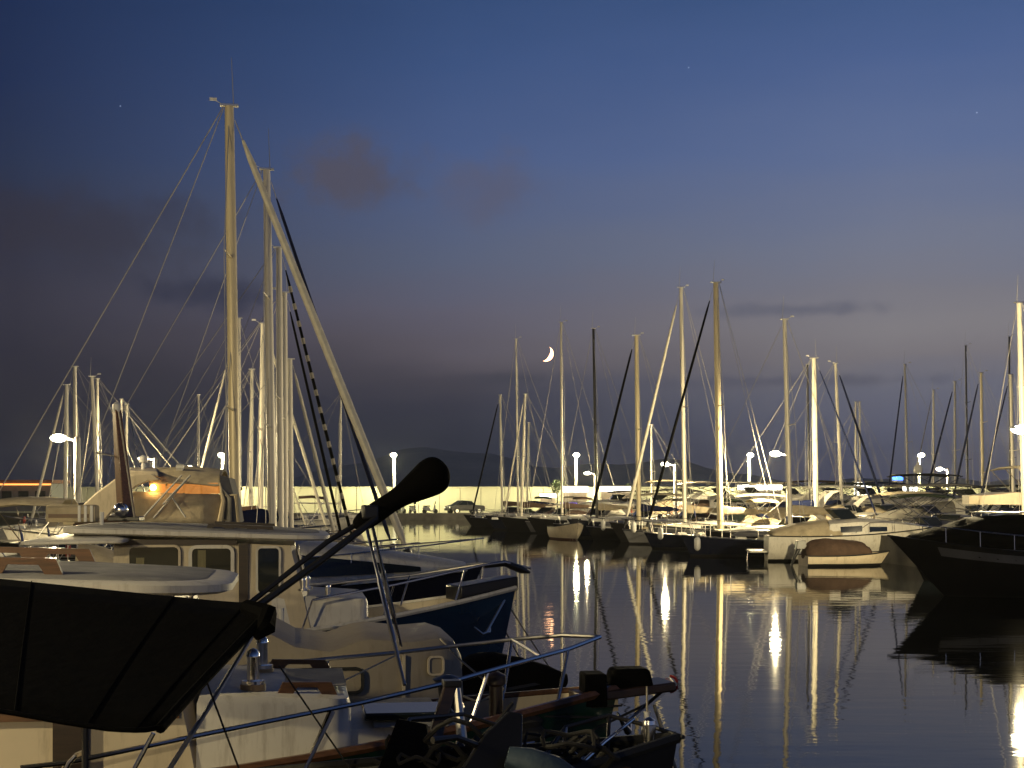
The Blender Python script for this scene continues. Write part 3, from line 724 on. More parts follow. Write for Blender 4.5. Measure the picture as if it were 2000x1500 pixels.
handrail(A, (1.72,-.70,1.64), (2.12,-.66,1.63), .085, 1, .03)
handrail(A, (1.62,.70,1.64), (2.12,.66,1.63), .085, 1, .03)
for p, (cx, cy) in ((0, (1.56,-.62)), (1, (1.60,.28))):
    MB().lathe((cx,cy,1.655), [(.085,0),(.085,.05),(.06,.055)], 14).build('vent_base', 'plywood', A)
    lathe_vent(A, (cx,cy,1.70), .042, .24)
MB().box((1.98,0,1.668), (.42,.95,.012)).build('non_slip_panel', 'non_slip', A, bevel=.005)
for yy in (-.5,.5):
    MB().box((2.62,yy*1.1,1.405), (.5,.28,.012)).build('non_slip_panel', 'non_slip', A, bevel=.004)
for xx, yy in ((3.35,-.62),(3.35,.62),(2.3,-1.02),(.9,-1.12)):
    cl = MB(); zz = 1.13+.02*xx; cl.tube([(xx-.13,yy,zz+.07),(xx-.05,yy,zz+.055),(xx+.05,yy,zz+.055),(xx+.13,yy,zz+.07)], [.01,.018,.018,.01], 7); cl.tube([(xx-.04,yy,zz-.06),(xx-.04,yy,zz+.05)], .014, 6); cl.tube([(xx+.04,yy,zz-.06),(xx+.04,yy,zz+.05)], .014, 6); cl.build('cleat', 'chrome', A)
# wheelhouse
def wheelhouse(root, x0, x1, y, zb, zt0, zt1, rakef=.28, m='gelcoat_cream'):
    t = MB(); c = .06
    def ring(z, dx, k): return [(x0,-y*k,z(x0)),(x1+dx-c,-y*k,z(x1)),(x1+dx,-y*k+c*2,z(x1)),(x1+dx,y*k-c*2,z(x1)),(x1+dx-c,y*k,z(x1)),(x0,y*k,z(x0))]
    t.loft([ring(lambda a: zb, rakef, 1), ring(lambda a: zb+.45*(zt0-zb), rakef*.55, 1), ring(lambda a: zt0+(zt1-zt0)*(a-x0)/(x1-x0)-.03, 0, .96)])
    return t.build('wheelhouse', m, root, smooth=False)
wa = wheelhouse(A, -2.3, 1.02, .93, .95, 2.44, 2.33)
for k, xx in enumerate((-1.95,-1.0,-.05)):
    window(wa, (xx,-.947,1.75), (1,0,0), (0,.0,1), .68, .42, .07, .03, 'gelcoat')
MB().box((-.55,-.95,1.57), (3.3,.03,.07)).build('rubbing_strip', 'teak', wa)
MB().box((.42,-.952,1.45), (.22,.03,.9)).build('door_post', 'teak_dark', wa)
for yy in (-.80,-.22,.36):
    window(wa, (1.175,yy,1.78), (0,1,0), (-.22,0,1), .46, .42, .05, .03, 'gelcoat')
ro = MB(); pn = slab(ro, -2.8, 1.42, 1.05, 2.53, 2.40, .085, .62, .15)
rA = ro.build('roof', 'gelcoat', A); pn.build('non_slip_panel', 'non_slip', rA)
handrail(rA, (-2.35,-.80,2.545), (.35,-.80,2.46), .105, 6, .04)
handrail(rA, (-2.35,.80,2.545), (.35,.80,2.46), .105, 6, .04)
# pulpit rail round the foredeck
apx = P(1172,1244,11.35)
near = [P(1172,1244,11.35), P(1110,1268,11.0), P(1000,1298,10.55), P(880,1332,10.15), P(700,1374,9.75), P(420,1430,9.35), P(130,1490,9.05), P(40,1500,8.98)]
far = [P(1172,1244,11.35), P(1100,1241,11.55), P(1000,1249,11.7), P(780,1274,11.6), P(500,1300,11.5), P(330,1315,11.4)]
MB().tube(near, .0165, 8).build('pulpit_rail', 'chrome', A, world=True)
MB().tube(far, .0155, 8).build('pulpit_rail', 'steel', A, world=True)
inv = parent_matrix(A).inverted()
def stanch(root, p, hl, sd, inv, lean=.12, r=.014):
    q = inv @ p; t = min(.97, hl.t(q.x-lean)); e = hl.edge(t, sd, -.06, -.02)
    tube('stanchion', [q, e], r, 'chrome', root, n=7)
for p in (near[1], near[2].lerp(near[3],.4), near[4].lerp(near[5],.2), near[6]): stanch(A, p, hA, -1, inv)
for p in (far[2], far[3].lerp(far[4],.5)): stanch(A, p, hA, 1, inv)
MB().tube([near[1].lerp(near[2],.5), far[2]], .011, 6).build('cross_tube', 'steel', A, world=True)
# sprit platform and anchor gear
sp = MB()
a0, a1 = P(1140,1362,11.0), P(1318,1352,11.15)
def plank(mb, a, b, w0, w1, th):
    d = (b-a).normalized(); s = Vector((-d.y, d.x, 0)).normalized(); up = Vector((0,0,th))
    mb.add([a-s*w0, a+s*w0, b+s*w1, b-s*w1, a-s*w0+up, a+s*w0+up, b+s*w1+up, b-s*w1+up], [(3,2,1,0),(4,5,6,7),(0,1,5,4),(1,2,6,5),(2,3,7,6),(3,0,4,7)])
plank(sp, P(1120,1368,11.0), P(1305,1345,11.2), .20, .17, .07)
spo = sp.build('bow_platform', 'teak_dark', A, world=True, bevel=.015)
cb = MB(); c = P(1228,1348,11.1); cb.box(tuple(c+Vector((0,0,.09))), (.34,.30,.16), LA, .8); cb.build('anchor_box', 'canvas_black', A, world=True, bevel=.03)
bb = MB(); c = P(1158,1345,10.95); bb.box(tuple(c), (.17,.26,.24), LA, .95); bb.build('bitts_box', 'canvas_black', A, world=True, bevel=.015)
rl = MB(); c = P(1308,1336,11.2)
rl.tube([c+Vector((.03*math.cos(a)*2, 0, .03*math.sin(a)*2)) for a in [PI*k/8-PI/2 for k in range(9)]], .012, 6); rl.tube([c+Vector((0,-.12,0)), c+Vector((0,.12,0))], .035, 10)
rl.build('bow_roller', 'plastic_red', A, world=True)
an = MB(); c = P(1225,1412,10.9)
an.tube([P(1295,1352,11.15), c], .022, 7); an.tube([c+Vector((-.06,-.16,.05)), c+Vector((-.0,-.06,-.05)), c, c+Vector((0,.06,-.05)), c+Vector((-.06,.16,.05))], [.01,.03,.036,.03,.01], 8)
an.build('anchor', 'chrome', A, world=True)
for k in range(2):
    MB().tube([P(1300-18*k,1360+6*k,11.15), P(1000+6*k,1500,10.2)] if k else [P(1216,1402,10.9), P(1010,1398,10.5)], .010, 5).build('chain', 'rope_dark', A, world=True)
# black solar hatch, cleat, windlass on the foredeck
MB().box((2.62,-.30,1.455), (.62,.52,.05)).build('solar_panel', 'glass_dark', A, bevel=.012)
MB().lathe((2.95,.05,1.39), [(.13,0),(.11,.06),(.07,.10),(.08,.2),(.12,.24),(.03,.27)], 14).build('windlass', 'plastic_black', A)
cl = MB(); cl.tube([(2.5,-.86,1.18),(2.62,-.86,1.22),(2.8,-.84,1.22),(2.92,-.84,1.18)], [.015,.03,.03,.015], 7); cl.box((2.71,-.85,1.14), (.12,.06,.14)); cl.build('cleat', 'plastic_black', A)
MB().lathe((3.3,.05,1.15), [(.05,0),(.05,.42),(.075,.44),(.075,.5),(.02,.53)], 12).build('bollard_post', 'teak_dark', A)
MB().lathe((3.42,-.32,1.24), [(.16,0),(.19,.03),(.19,.06),(.15,.10),(.17,.14),(.12,.18),(.04,.2)], 16).build('rope_coil', 'rope_dark', A)
# raised awning spar in its black sock on a steel crutch
b0, b1 = P(478,1186,10.25), P(700,1022,10.75)
tube('awning_arm', [b0, P(640,1058,10.6), b1], .020, 'plastic_black', A, world=True)
tube('awning_arm', [P(500,1186,9.95), P(620,1100,10.2), P(735,1012,10.55)], .026, 'plastic_black', A, world=True)
sk = MB(); pts = [(690,1032,.05),(715,1014,.085),(755,987,.075),(790,966,.085),(820,944,.125),(845,928,.15),(862,921,.13),(868,917,.06)]
sk.tube([P(x,y,10.7+.02*i) for i,(x,y,r) in enumerate(pts)], [r for *_, r in pts], 14)
sk.build('awning_sock', 'canvas_black', A, world=True)
MB().box(tuple(P(722,1000,10.65)), (.11,.10,.10), .3).build('crutch_head', 'plastic_black', A, world=True, bevel=.012)
for (x0,y0,d0),(x1,y1,d1) in (((716,1030,10.6),(790,1338,9.75)),((727,1026,10.75),(783,1262,11.6))):
    a, b = P(x0,y0,d0), P(x1,y1,d1)
    le = tube('crutch_leg', [a, a.lerp(b,.36), a.lerp(b,.37), a.lerp(b,.73), a.lerp(b,.74), b], [.013,.013,.018,.018,.014,.012], 'chrome', A, world=True)

# --- boat C: blue launch
CLn = 9.0; cloc = boat_frame((.05, 20.4), CLn, LA)
C = thing('motor_launch', 'blue hulled launch with white wheelhouse and wooden framed windows', 'motor boat', cloc, LA, 'wheelhouse launches on the left quay')
hC = Hull(CLn, 2.9, 1.15, 1.10, 1.68, .5, .35, .62, 2.4)
hC.build(C, 'hull_blue', 'grp_deck', .14, 'gelcoat', n=22, rubr=.035)
inner = MB()
for sd in (-1, 1):
    inner.loft([[hC.edge(i/22, sd, -.035, -.005), hC.edge(i/22, sd, -.05, -.16)] for i in range(23)], cap=False, closed=False)
inner.build('bulwark', 'gelcoat_cream', C)
trunk(C, 1.2, 2.45, 1.05, .95, .95, 1.70, 1.62)
wc = wheelhouse(C, -.75, 1.50, 1.02, .95, 2.44, 2.34, .32)
window(wc, (-.55,-1.035,1.98), (1,0,0), (0,0,1), .60, .32, .05, .03, 'gelcoat_cream')
window(wc, (.22,-1.035,1.84), (1,0,0), (0,0,1), .48, .44, .05, .045, 'gelcoat')
MB().box((.86,-1.03,1.72), (.12,.035,1.25)).build('door_post', 'teak_dark', wc)
MB().box((.02,-1.03,2.36), (1.5,.03,.07)).build('header_strip', 'teak_dark', wc)
window(wc, (1.04,-1.035,1.72), (1,0,0), (0,0,1), .26, .56, .04, .03, 'gelcoat')
for yy in (-.86,-.25,.36): window(wc, (1.66,yy,1.74), (0,1,0), (-.24,0,1), .50, .50, .05, .035, 'gelcoat')
for xx in (-.42, .34):
    MB().box((xx,-1.0395,2.06), (.10,.006,.40 if xx > 0 else .22)).build('curtain', 'curtain', wc, smooth=False)
ro = MB(); pn = slab(ro, -1.35, 1.95, 1.22, 2.56, 2.45, .085, .6, .15)
rC = ro.build('roof', 'gelcoat', C); pn.build('non_slip_panel', 'non_slip', rC)
handrail(rC, (.38,-.86,2.50), (1.25,-.86,2.46), .09, 3, .04, 'teak_dark')
handrail(rC, (.38,.86,2.50), (1.25,.86,2.46), .09, 3, .04, 'teak_dark')
aw = MB(); slab(aw, -1.75, -.55, 1.75, 2.40, 2.42, .05, .12, .05); aw.build('awning_panel', 'gelcoat', C)
# brown folding spar on the roof
ws = MB(); q0, q1 = P(247,1010,19.6), P(228,800,19.6)
ws.tube([q0, q0.lerp(q1,.5), q1], [.125,.098,.062], 4)
wso = ws.build('folding_mast', 'teak', C, world=True, bevel=.01)
MB().lathe(tuple(q1), [(.05,-.02),(.055,.0),(.055,.07),(.03,.10)], 10).build('mast_light', 'plastic_white', wso, world=True) if False else None
lt = MB(); lt.lathe(tuple(q1), [(.05,-.03),(.06,.02),(.055,.07),(.02,.10)], 10); lt.build('masthead_light', 'plastic_white', C, world=True)
MB().box(tuple(P(246,1013,19.6)), (.42,.3,.06)).build('mast_step', 'plastic_black', C, world=True, bevel=.01)
MB().ball(tuple(P(236,996,19.4)), .10, 12, 8).build('horn', 'chrome', C, world=True)
tube('crosstree', [P(188,884,19.6), P(240,893,19.6)], .011, 'steel', C, world=True)
tube('halyard', [P(232,805,19.5), P(262,1010,19.3)], .010, 'rope', C, world=True)
tube('roof_post', [P(199,1000,18.9), P(198,1038,18.9)], [.028,.022], 'plastic_white', C, world=True)
# pulpit
cap_ = P(1036,1110,20.9)
cn = [cap_, P(985,1098,20.4), P(940,1104,20.0), P(860,1122,19.6), P(770,1142,19.2), P(610,1172,18.8)]
cf = [cap_, P(990,1101,21.1), P(945,1101,21.3), P(800,1124,21.2), P(640,1140,21.0)]
MB().tube(cn, .017, 7).build('pulpit_rail', 'chrome', C, world=True); MB().tube(cf, .017, 7).build('pulpit_rail', 'steel', C, world=True)
invC = parent_matrix(C).inverted()
for p in (cn[2].lerp(cn[3],.4), cn[4], cn[5]): stanch(C, p, hC, -1, invC)
for p in (cf[2], cf[3]): stanch(C, p, hC, 1, invC)
sp = MB(); plank(sp, P(885,1172,20.2), P(1000,1152,20.6), .26, .20, .20); sp.build('bow_platform', 'hull_black', C, world=True, bevel=.02)
sp = MB(); sp.tube([P(945,1106,20.4), P(985,1100,20.5), P(1018,1112,20.6), P(1034,1118,20.7)], [.03,.045,.06,.02], 8); sp.build('bow_fairlead', 'plastic_black', C, world=True)
an = MB(); c = P(950,1235,19.9); an.tube([P(985,1172,20.3), c], .02, 6); an.tube([c+Vector((-.16,-.12,.08)), c+Vector((-.05,-.05,-.02)), c, c+Vector((.04,.05,0)), c+Vector((.05,.12,.10))], [.01,.02,.025,.02,.01], 7); an.build('anchor', 'steel', C, world=True)
for px, py, D in ((592,1142,18.7),(600,1138,19.1),(640,1155,19.3)):
    lathe_vent(C, tuple(invC @ P(px,py+12,D)), .035, .17)
tube('fender_post', [P(549,1188,17.8), P(549,1254,17.8)], .035, 'plastic_white', C, world=True)

# things resting on the blue launch
rb = MB(); c = P(142,1003,19.4); sec = rr(-.11,.11,-.115,.115,.05,3)
rb.loft([[tuple(c+Vector((x, a*k, b*k))) for a, b in sec] for x, k in ((-.32,.9),(-.29,1),(.29,1),(.32,.9))])
raft = thing('life_raft', 'pale rounded life raft case with brown band on the wheelhouse roof', 'life raft', tuple(c))
rb.build('case', 'canvas_cream', raft, world=True)
MB().box(tuple(c+Vector((-.02,-.117,-.03))), (.52,.012,.05)).build('band', 'teak', raft, world=True)
for k in range(3): MB().box(tuple(c+Vector((.12+.08*k,-.118,0))), (.035,.014,.21)).build('strap', 'plastic_white', raft, world=True)

# --- boat B: low white day boat between the launches
BLn = 7.6; bloc = boat_frame((.55, 15.5), BLn, LA)
B_ = thing('day_boat', 'low white day boat with rounded cabin between the two launches', 'motor boat', bloc, LA)
hB = Hull(BLn, 2.4, .85, .80, 1.05, .4, .5, .8)
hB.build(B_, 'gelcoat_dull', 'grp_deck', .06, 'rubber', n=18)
cb = MB(); rings = []
for x, z, k in ((-3.2,1.50,.86),(-.4,1.72,.9),(.5,1.70,.9),(.8,1.66,.9),(1.02,1.54,.9),(1.35,1.49,.9),(1.62,1.58,.89),(1.75,1.60,.88),(2.12,1.56,.83),(2.40,1.59,.76),(2.56,1.54,.68),(2.64,1.38,.63),(2.66,1.0,.62)):
    b = 1.15*k; rings.append([(x,-b,.72),(x,-b*.985,z-.10),(x,-b*.95,z-.02),(x,-b*.85,z),(x,b*.85,z),(x,b*.95,z-.02),(x,b*.985,z-.10),(x,b,.72)])
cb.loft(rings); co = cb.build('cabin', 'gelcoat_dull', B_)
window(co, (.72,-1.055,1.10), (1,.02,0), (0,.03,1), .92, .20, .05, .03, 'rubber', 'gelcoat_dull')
window(co, (2.30,-.925,1.24), (1,.2,0), (0,.03,1), .13, .15, .03, .02, 'gelcoat_cream', 'gelcoat_dull')
MB().box((2.05,-.975,1.22), (.03,.03,.42), .12).build('trim_strip', 'gelcoat_cream', co)
bt = MB(); rings = []
for t_, h_ in ((.835,.10),(.86,.40),(.90,.46),(.95,.30),(1.0,.05)):
    b = hB.half(t_)*1.03+.03; x = hB.edge(t_,1).x+.02; z = hB.sheer(t_)
    rings.append([(x,-b,z-.12),(x,-b*.8,z+h_*.55),(x,0,z+h_),(x,b*.8,z+h_*.55),(x,b,z-.12)])
bt.loft(rings, cap=False, closed=False); bt.build('bow_cover', 'canvas_black', B_, solid=.02)
tube('grab_rail', [(-.6,-1.0,1.70),(-.5,-1.0,1.80),(.3,-1.0,1.82),(.5,-.98,1.71)], .011, 'chrome', B_)

# --- boat D: express cruiser with radar arch and cream canvas
DLn = 9.8; dloc = boat_frame((-.50, 26.4), DLn, LA)
Dc = thing('express_cruiser', 'cream motor cruiser with radar arch and orange lit canvas cockpit', 'motor boat', dloc, LA)
hD = Hull(DLn, 3.2, 1.30, 1.35, 1.72, .5, .8, .85, 2.6)
hD.build(Dc, 'hull_navy', 'grp_deck', .04, 'gelcoat', n=20)
fd = MB(); rings = []
for x, z, k in ((-.6,2.36,.86),(.6,2.30,.86),(1.8,2.12,.82),(3.0,1.95,.72),(4.0,1.80,.55),(4.55,1.70,.30)):
    b = 1.6*k; z0 = hD.sheer(hD.t(x))-.06
    rings.append([(x,-b,z0),(x,-b*.98,z0+.05),(x,-b*.88,z-.10),(x,-b*.8,z-.02),(x,-b*.4,z+.05),(x,b*.4,z+.05),(x,b*.8,z-.02),(x,b*.88,z-.10),(x,b*.98,z0+.05),(x,b,z0)])
fd.loft(rings); fo = fd.build('foredeck', 'gelcoat', Dc)
ws = MB(); rings = []
for x, z, k in ((-.4,2.36,.86),(.6,2.30,.86),(1.8,2.12,.82),(3.0,1.95,.72),(3.7,1.84,.62)):
    b = 1.6*k; z0 = hD.sheer(hD.t(x))-.01; h_ = z-.10-z0
    rings.append([(x,-b*.978-.008,z0+.18*h_+.03),(x,-b*.90-.008,z0+.84*h_)])
ws.loft(rings, cap=False, closed=False); ws.build('side_window', 'glass_dark', fo)
# windshield: dark panes in a low frame
pts = [Vector((-.85,-1.25,2.36)), Vector((.35,-.62,2.36)), Vector((.55,0,2.36)), Vector((.35,.62,2.36)), Vector((-.85,1.25,2.36))]
tops = [Vector((-1.1,-1.12,2.42)), Vector((-.15,-.56,2.72)), Vector((-.02,0,2.74)), Vector((-.15,.56,2.72)), Vector((-1.1,1.12,2.42))]
for k in range(4):
    MB().add([pts[k], pts[k+1], tops[k+1], tops[k]], [(0,1,2,3)]).build('windshield_pane', 'glass_dark', Dc, smooth=False, solid=.012)
tube('windshield_frame', tops, .022, 'plastic_black', Dc); tube('windshield_frame', pts, .02, 'plastic_black', Dc)
# radar arch: two raked legs and a cross beam
ZO = .0
invD = parent_matrix(Dc).inverted()
def W2D(px, py, D): return invD @ P(px, py, D)
for D, s_ in ((24.0,1),(26.9,1)):
    e = []
    for (px,py,w_) in ((176,1000,.50),(212,962,.42),(246,934,.36),(275,925,.26),(306,923,.16)):
        c = W2D(px,py,D); e.append([c+Vector((-w_/2,-.06,-.02)), c+Vector((w_/2,-.06,-.12)), c+Vector((w_/2,.06,-.12)), c+Vector((-w_/2,.06,-.02))])
    MB().loft(e).build('arch_leg', 'gelcoat_cream', Dc, bevel=.02)
c0, c1 = W2D(280,924,24.0), W2D(280,924,26.9)
MB().loft([[c+Vector((-.25,0,-.06)), c+Vector((.25,0,-.05)), c+Vector((.22,0,.03)), c+Vector((-.22,0,.04))] for c in (c0, c0.lerp(c1,.5)+Vector((0,0,.06)), c1)]).build('arch_beam', 'gelcoat_cream', Dc, bevel=.015)
lz_ = c0.lerp(c1,.3)+Vector((.0,0,.05)); MB().lathe(tuple(lz_), [(.04,0),(.03,.12),(.07,.13),(.075,.22),(.02,.25)], 10).build('anchor_light', 'plastic_white', Dc)
# canvas: roof, side curtain, lit window strip
x0, x1 = W2D(292,950,24.4).x, W2D(432,950,24.4).x; yn = W2D(350,950,24.3).y; yf = -yn+.05
zr = ZD(916,24.3); zw1 = ZD(943,24.3); zw0 = ZD(967,24.3); zb_ = ZD(1012,24.3)
rf = MB(); rings = []
for k in range(7):
    f = k/6; x = x0+(x1-x0)*f; dz = -.05*(2*f-1)**2-.02*f
    rings.append([(x,yn-.02,zw1+dz),(x,yn+.03,zr-.10+dz),(x,yn+.28,zr+dz),(x,0,zr+.10+dz),(x,yf-.28,zr+dz),(x,yf-.03,zr-.1+dz),(x,yf+.02,zw1+dz)])
rf.loft(rings, cap=False, closed=False); rf.build('canvas_roof', 'canvas_cream', Dc, solid=.02)
for yy in (yn, yf):
    MB().add([(x0-.3,yy*1.04,zb_-.1),(x1,yy*1.04,zb_-.1),(x1,yy,zw0),(x0-.25,yy,zw0+.06)], [(0,1,2,3)]).build('side_curtain', 'canvas_cream', Dc, solid=.02)
    nw = 4
    for k in range(nw):
        xa = x0+.02+(x1-x0-.04)*k/nw; xb = x0+.02+(x1-x0-.04)*(k+1)/nw-.03
        MB().add([(xa,yy,zw0+.02),(xb,yy,zw0+.02),(xb,yy+.0,zw1),(xa,yy+.0,zw1)], [(0,1,2,3)]).build('lit_window', 'lit_orange', Dc, smooth=False)
MB().loft([[(x1-.02,yn,zb_),(x1+.28,yn*.9,zb_-.1),(x1+.28,yf*.9,zb_-.1),(x1-.02,yf,zb_)],[(x1-.02,yn,zw0),(x1+.22,yn*.9,zw0-.1),(x1+.22,yf*.9,zw0-.1),(x1-.02,yf,zw0)],
           [(x1-.02,yn,zr-.1),(x1+.12,yn*.9,zr-.14),(x1+.12,yf*.9,zr-.14),(x1-.02,yf,zr-.1)]], cap=False).build('front_curtain', 'canvas_grey', Dc)
for k in range(3):
    x = x1-.02+.10*k; tube('canvas_fold', [(x+.05*k,yn-.04,zb_-.08),(x+.06,yn-.08,zw0-.1+.05*k),(x-.06*k,yn-.01,zw1-.1*k)], [.05-.01*k,.035,.012], 'canvas_cream' if k != 1 else 'canvas_grey', Dc, n=6)
bu = MB(); c = Vector((x0+.08,yn-.06,zw1-.08)); bu.ball(tuple(c), .05, 10, 7); bu.build('cabin_light', 'bulb_warm', Dc)
for (pa, pb) in (((355,928),(282,1008)),((372,928),(318,985)),((332,965),(362,1010)),((372,928),(300,1012))):
    tube('canopy_strut', [W2D(pa[0],pa[1],23.9), W2D(pb[0],pb[1],23.8)], .014, 'lamp_paint', Dc)
bx_ = MB(); bx_.tube([W2D(345,914,24.6), W2D(358,914,24.6)], .06, 8); bx_.build('search_light', 'lamp_paint', Dc)
dp = [hD.edge(t_, -1, -.10, .45 if t_ > .3 else .3) for t_ in (.45,.6,.75,.9,.985)]
tube('side_rail', dp+[hD.edge(1,1,0,.45)]+[hD.edge(t_, 1, -.10, .45) for t_ in (.985,.9,.75,.6,.45)], .013, 'chrome', Dc)
for t_ in (.52,.64,.76,.88): 
    for sd in (-1,1): tube('stanchion', [hD.edge(t_, sd, -.08), hD.edge(t_, sd, -.10, .45)], .011, 'chrome', Dc, n=6)

# --- boat Z: nearest boat, only its black bimini and foredeck gear show
ZLn = 8.6; zloc = boat_frame((.86, 7.75), ZLn, LA)
Z = thing('open_boat', 'nearest dark boat with a big black canvas bimini and steel frame', 'motor boat', zloc, LA)
hZ = Hull(ZLn, 2.4, 1.1, 1.22, 1.72, .4, .3, .8, 2.6)
hZ.build(Z, 'hull_black', 'deck_tan', .12, 'rubber', n=18)
cv = MB()
cols = 12; rows = []
topc = [(-200,1112,8.0),(0,1132,7.9),(250,1158,7.8),(430,1176,7.7),(500,1180,7.65),(527,1194,7.5)]
botc = [(-200,1365,6.3),(0,1390,6.3),(120,1412,6.3),(220,1427,6.3),(280,1429,6.3),(312,1423,6.35)]
def lerpc(c, f):
    k = f*(len(c)-1); i = min(int(k), len(c)-2); g = k-i
    return [c[i][j]*(1-g)+c[i+1][j]*g for j in range(3)]
for i in range(9):
    v = i/8; row = []
    for j in range(cols+1):
        u = j/cols; a, b = lerpc(topc, u), lerpc(botc, u)
        mid = 14*math.sin(PI*v)*(1-.5*u)+2.5*math.sin(j*1.9+v*4)*math.sin(PI*v)
        row.append(P(a[0]*(1-v)+b[0]*v, a[1]*(1-v)+b[1]*v-mid*.4, a[2]*(1-v)+b[2]*v))
    rows.append(row)
cv.loft(rows, cap=False, closed=False)
bo = cv.build('bimini', 'canvas_black', Z, world=True, solid=.012)
for j in (3, 6, 9):
    MB().tube([r[j]+Vector((0,-.008,.008)) for r in rows], .004, 5).build('seam', 'canvas_black', bo, world=True)
MB().tube([p+Vector((0,-.008,.006)) for p in rows[-1]], .012, 6).build('hem', 'canvas_black', bo, world=True)
edge = [r[-1] for r in rows]
MB().tube(edge, .024, 8).build('hem', 'canvas_black', bo, world=True)
MB().tube([P(480,1186,7.5), P(522,1200,7.4), P(520,1225,7.35), P(500,1245,7.3)], [.04,.055,.05,.02], 8).build('corner_pocket', 'canvas_black', bo, world=True)
for pts, r, m in (([P(508,1215,7.4), P(415,1370,7.1), P(325,1512,6.9)], .0125, 'steel'),
                  ([P(405,1335,7.0), P(470,1510,6.9)], .005, 'rope_dark'), ([P(300,1432,6.4), P(258,1510,6.4)], .010, 'chrome'),
                  ([P(166,1420,6.3), P(166,1520,6.3)], .014, 'mast_black'), ([P(545,1300,8.0), P(690,1510,7.6)], .005, 'rope_dark'),
                  ([P(652,1390,7.8), P(590,1515,7.6)], .0095, 'steel')):
    MB().tube(pts, r, 7).build('bimini_pole' if m != 'rope_dark' else 'strap', m, Z, world=True)
MB().tube([P(125,1512,6.5), P(135,1490,6.5), P(150,1474,6.5), P(166,1468,6.4)], .011, 7).build('grab_hoop', 'chrome', Z, world=True)
# foredeck: wooden post, folded black seat, blue tarp roll
wp = MB(); wp.tube([P(880,1336,8.3), P(855,1420,8.2), P(828,1540,8.1)], [.048,.05,.055], 4); wp.build('wooden_post', 'teak_dark', Z, world=True, bevel=.008)
MB().box(tuple(P(882,1334,8.3)), (.10,.10,.035), .2).build('post_cap', 'plastic_black', Z, world=True, bevel=.006)
tube('steel_post', [P(893,1345,8.5), P(902,1440,8.4), P(890,1530,8.3)], [.02,.03,.034], 'steel', Z, world=True)
def panel3(name, q, th, m):
    q = [Vector(p) for p in q]; nrm = (q[1]-q[0]).cross(q[3]-q[0]).normalized()*th
    k = len(q); MB().add([p for p in q]+[p+nrm for p in q], [tuple(range(k)), tuple(range(2*k-1, k-1, -1))]+[(i, (i+1) % k, k+(i+1) % k, k+i) for i in range(k)]).build(name, m, Z, world=True, bevel=.012)
panel3('folded_seat', [P(738,1510,7.2), P(838,1510,7.3), P(832,1432,7.7), P(772,1420,7.6)], .06, 'canvas_black')
panel3('engine_cowl', [P(880,1530,7.1), P(1000,1530,7.2), P(1003,1418,7.35), P(975,1412,7.35), P(925,1462,7.25)], .16, 'plastic_black')
panel3('engine_bracket', [P(842,1530,7.4), P(872,1530,7.4), P(915,1468,7.5), P(900,1452,7.5), P(868,1478,7.45)], .05, 'plastic_black')
tube('tiller_arm', [P(930,1455,7.1), P(890,1440,7.0), P(845,1446,6.9)], [.018,.014,.018], 'plastic_black', Z, world=True)
for k in range(4):
    tube('fuel_hose', [P(780+30*k,1520,7.5), P(800+28*k,1466+8*k,7.55), P(850+22*k,1474,7.6), P(905+18*k,1500,7.6)], .009, 'rubber', Z, world=True)
tube('cowl_trim', [P(1003,1416,7.2), P(1002,1450,7.15), P(992,1500,7.1), P(985,1540,7.1)], [.008,.014,.018,.02], 'steel', Z, world=True)
tr = MB(); tr.tube([P(990,1478,7.0), P(1030,1490,7.0), P(1075,1508,7.0), P(1120,1540,7.0)], [.05,.075,.085,.085], 10); tr.build('tarp_roll', 'tarp_blue', Z, world=True)
tube('boat_hook', [P(1110,1515,7.4), P(1180,1450,7.7), P(1238,1404,7.9)], [.010,.010,.008], 'chrome', Z, world=True)
tube('hook_end', [P(1118,1468,7.5), P(1128,1476,7.5), P(1140,1486,7.5)], .009, 'plastic_white', Z, world=True)
panel3('wooden_crate_lid', [P(1112,1530,7.3), P(1235,1530,7.4), P(1228,1488,7.7), P(1120,1485,7.6)], .03, 'teak')
# mooring lines from the bows into the water
for nm, lab, a, b, r, m in (('mooring_line','taut pale mooring line from the green launch bow into water', P(1278,1378,11.1), P(1400,1545,11.8), .014, 'rope'),
                        ('mooring_line','pair of grey mooring ropes off the blue launch bow, upper one', P(985,1168,20.6), P(1110,1330,22.5), .012, 'rope'),
                        ('mooring_line','thin dark mooring rope off the blue launch bow, lower one', P(960,1178,20.4), P(1060,1262,22.0), .010, 'rope_dark')):
    b.z = min(b.z, -.05)
    tag(tube(nm, sag(a, b, .04), r, m), lab, 'rope', 'bow mooring lines')
def fender(label, c, r=.10, L_=.5, m='plastic_white'):
    t = thing('fender', label, 'fender', c, 0, 'hanging boat fenders')
    MB().lathe((0,0,0), [(.01,-L_/2-.02),(r*.6,-L_/2+.02),(r,-L_/2+.1),(r,L_/2-.1),(r*.6,L_/2-.02),(.025,L_/2),(.025,L_/2+.06)], 14).build('body', m, t)
    tube('lanyard', [(0,0,L_/2+.05),(0,.02,L_/2+.24)], .008, 'rope', t, n=5)
fender('small white teardrop fender hanging below the green launch bow platform', tuple(P(1264,1432,10.9)), .05, .2)

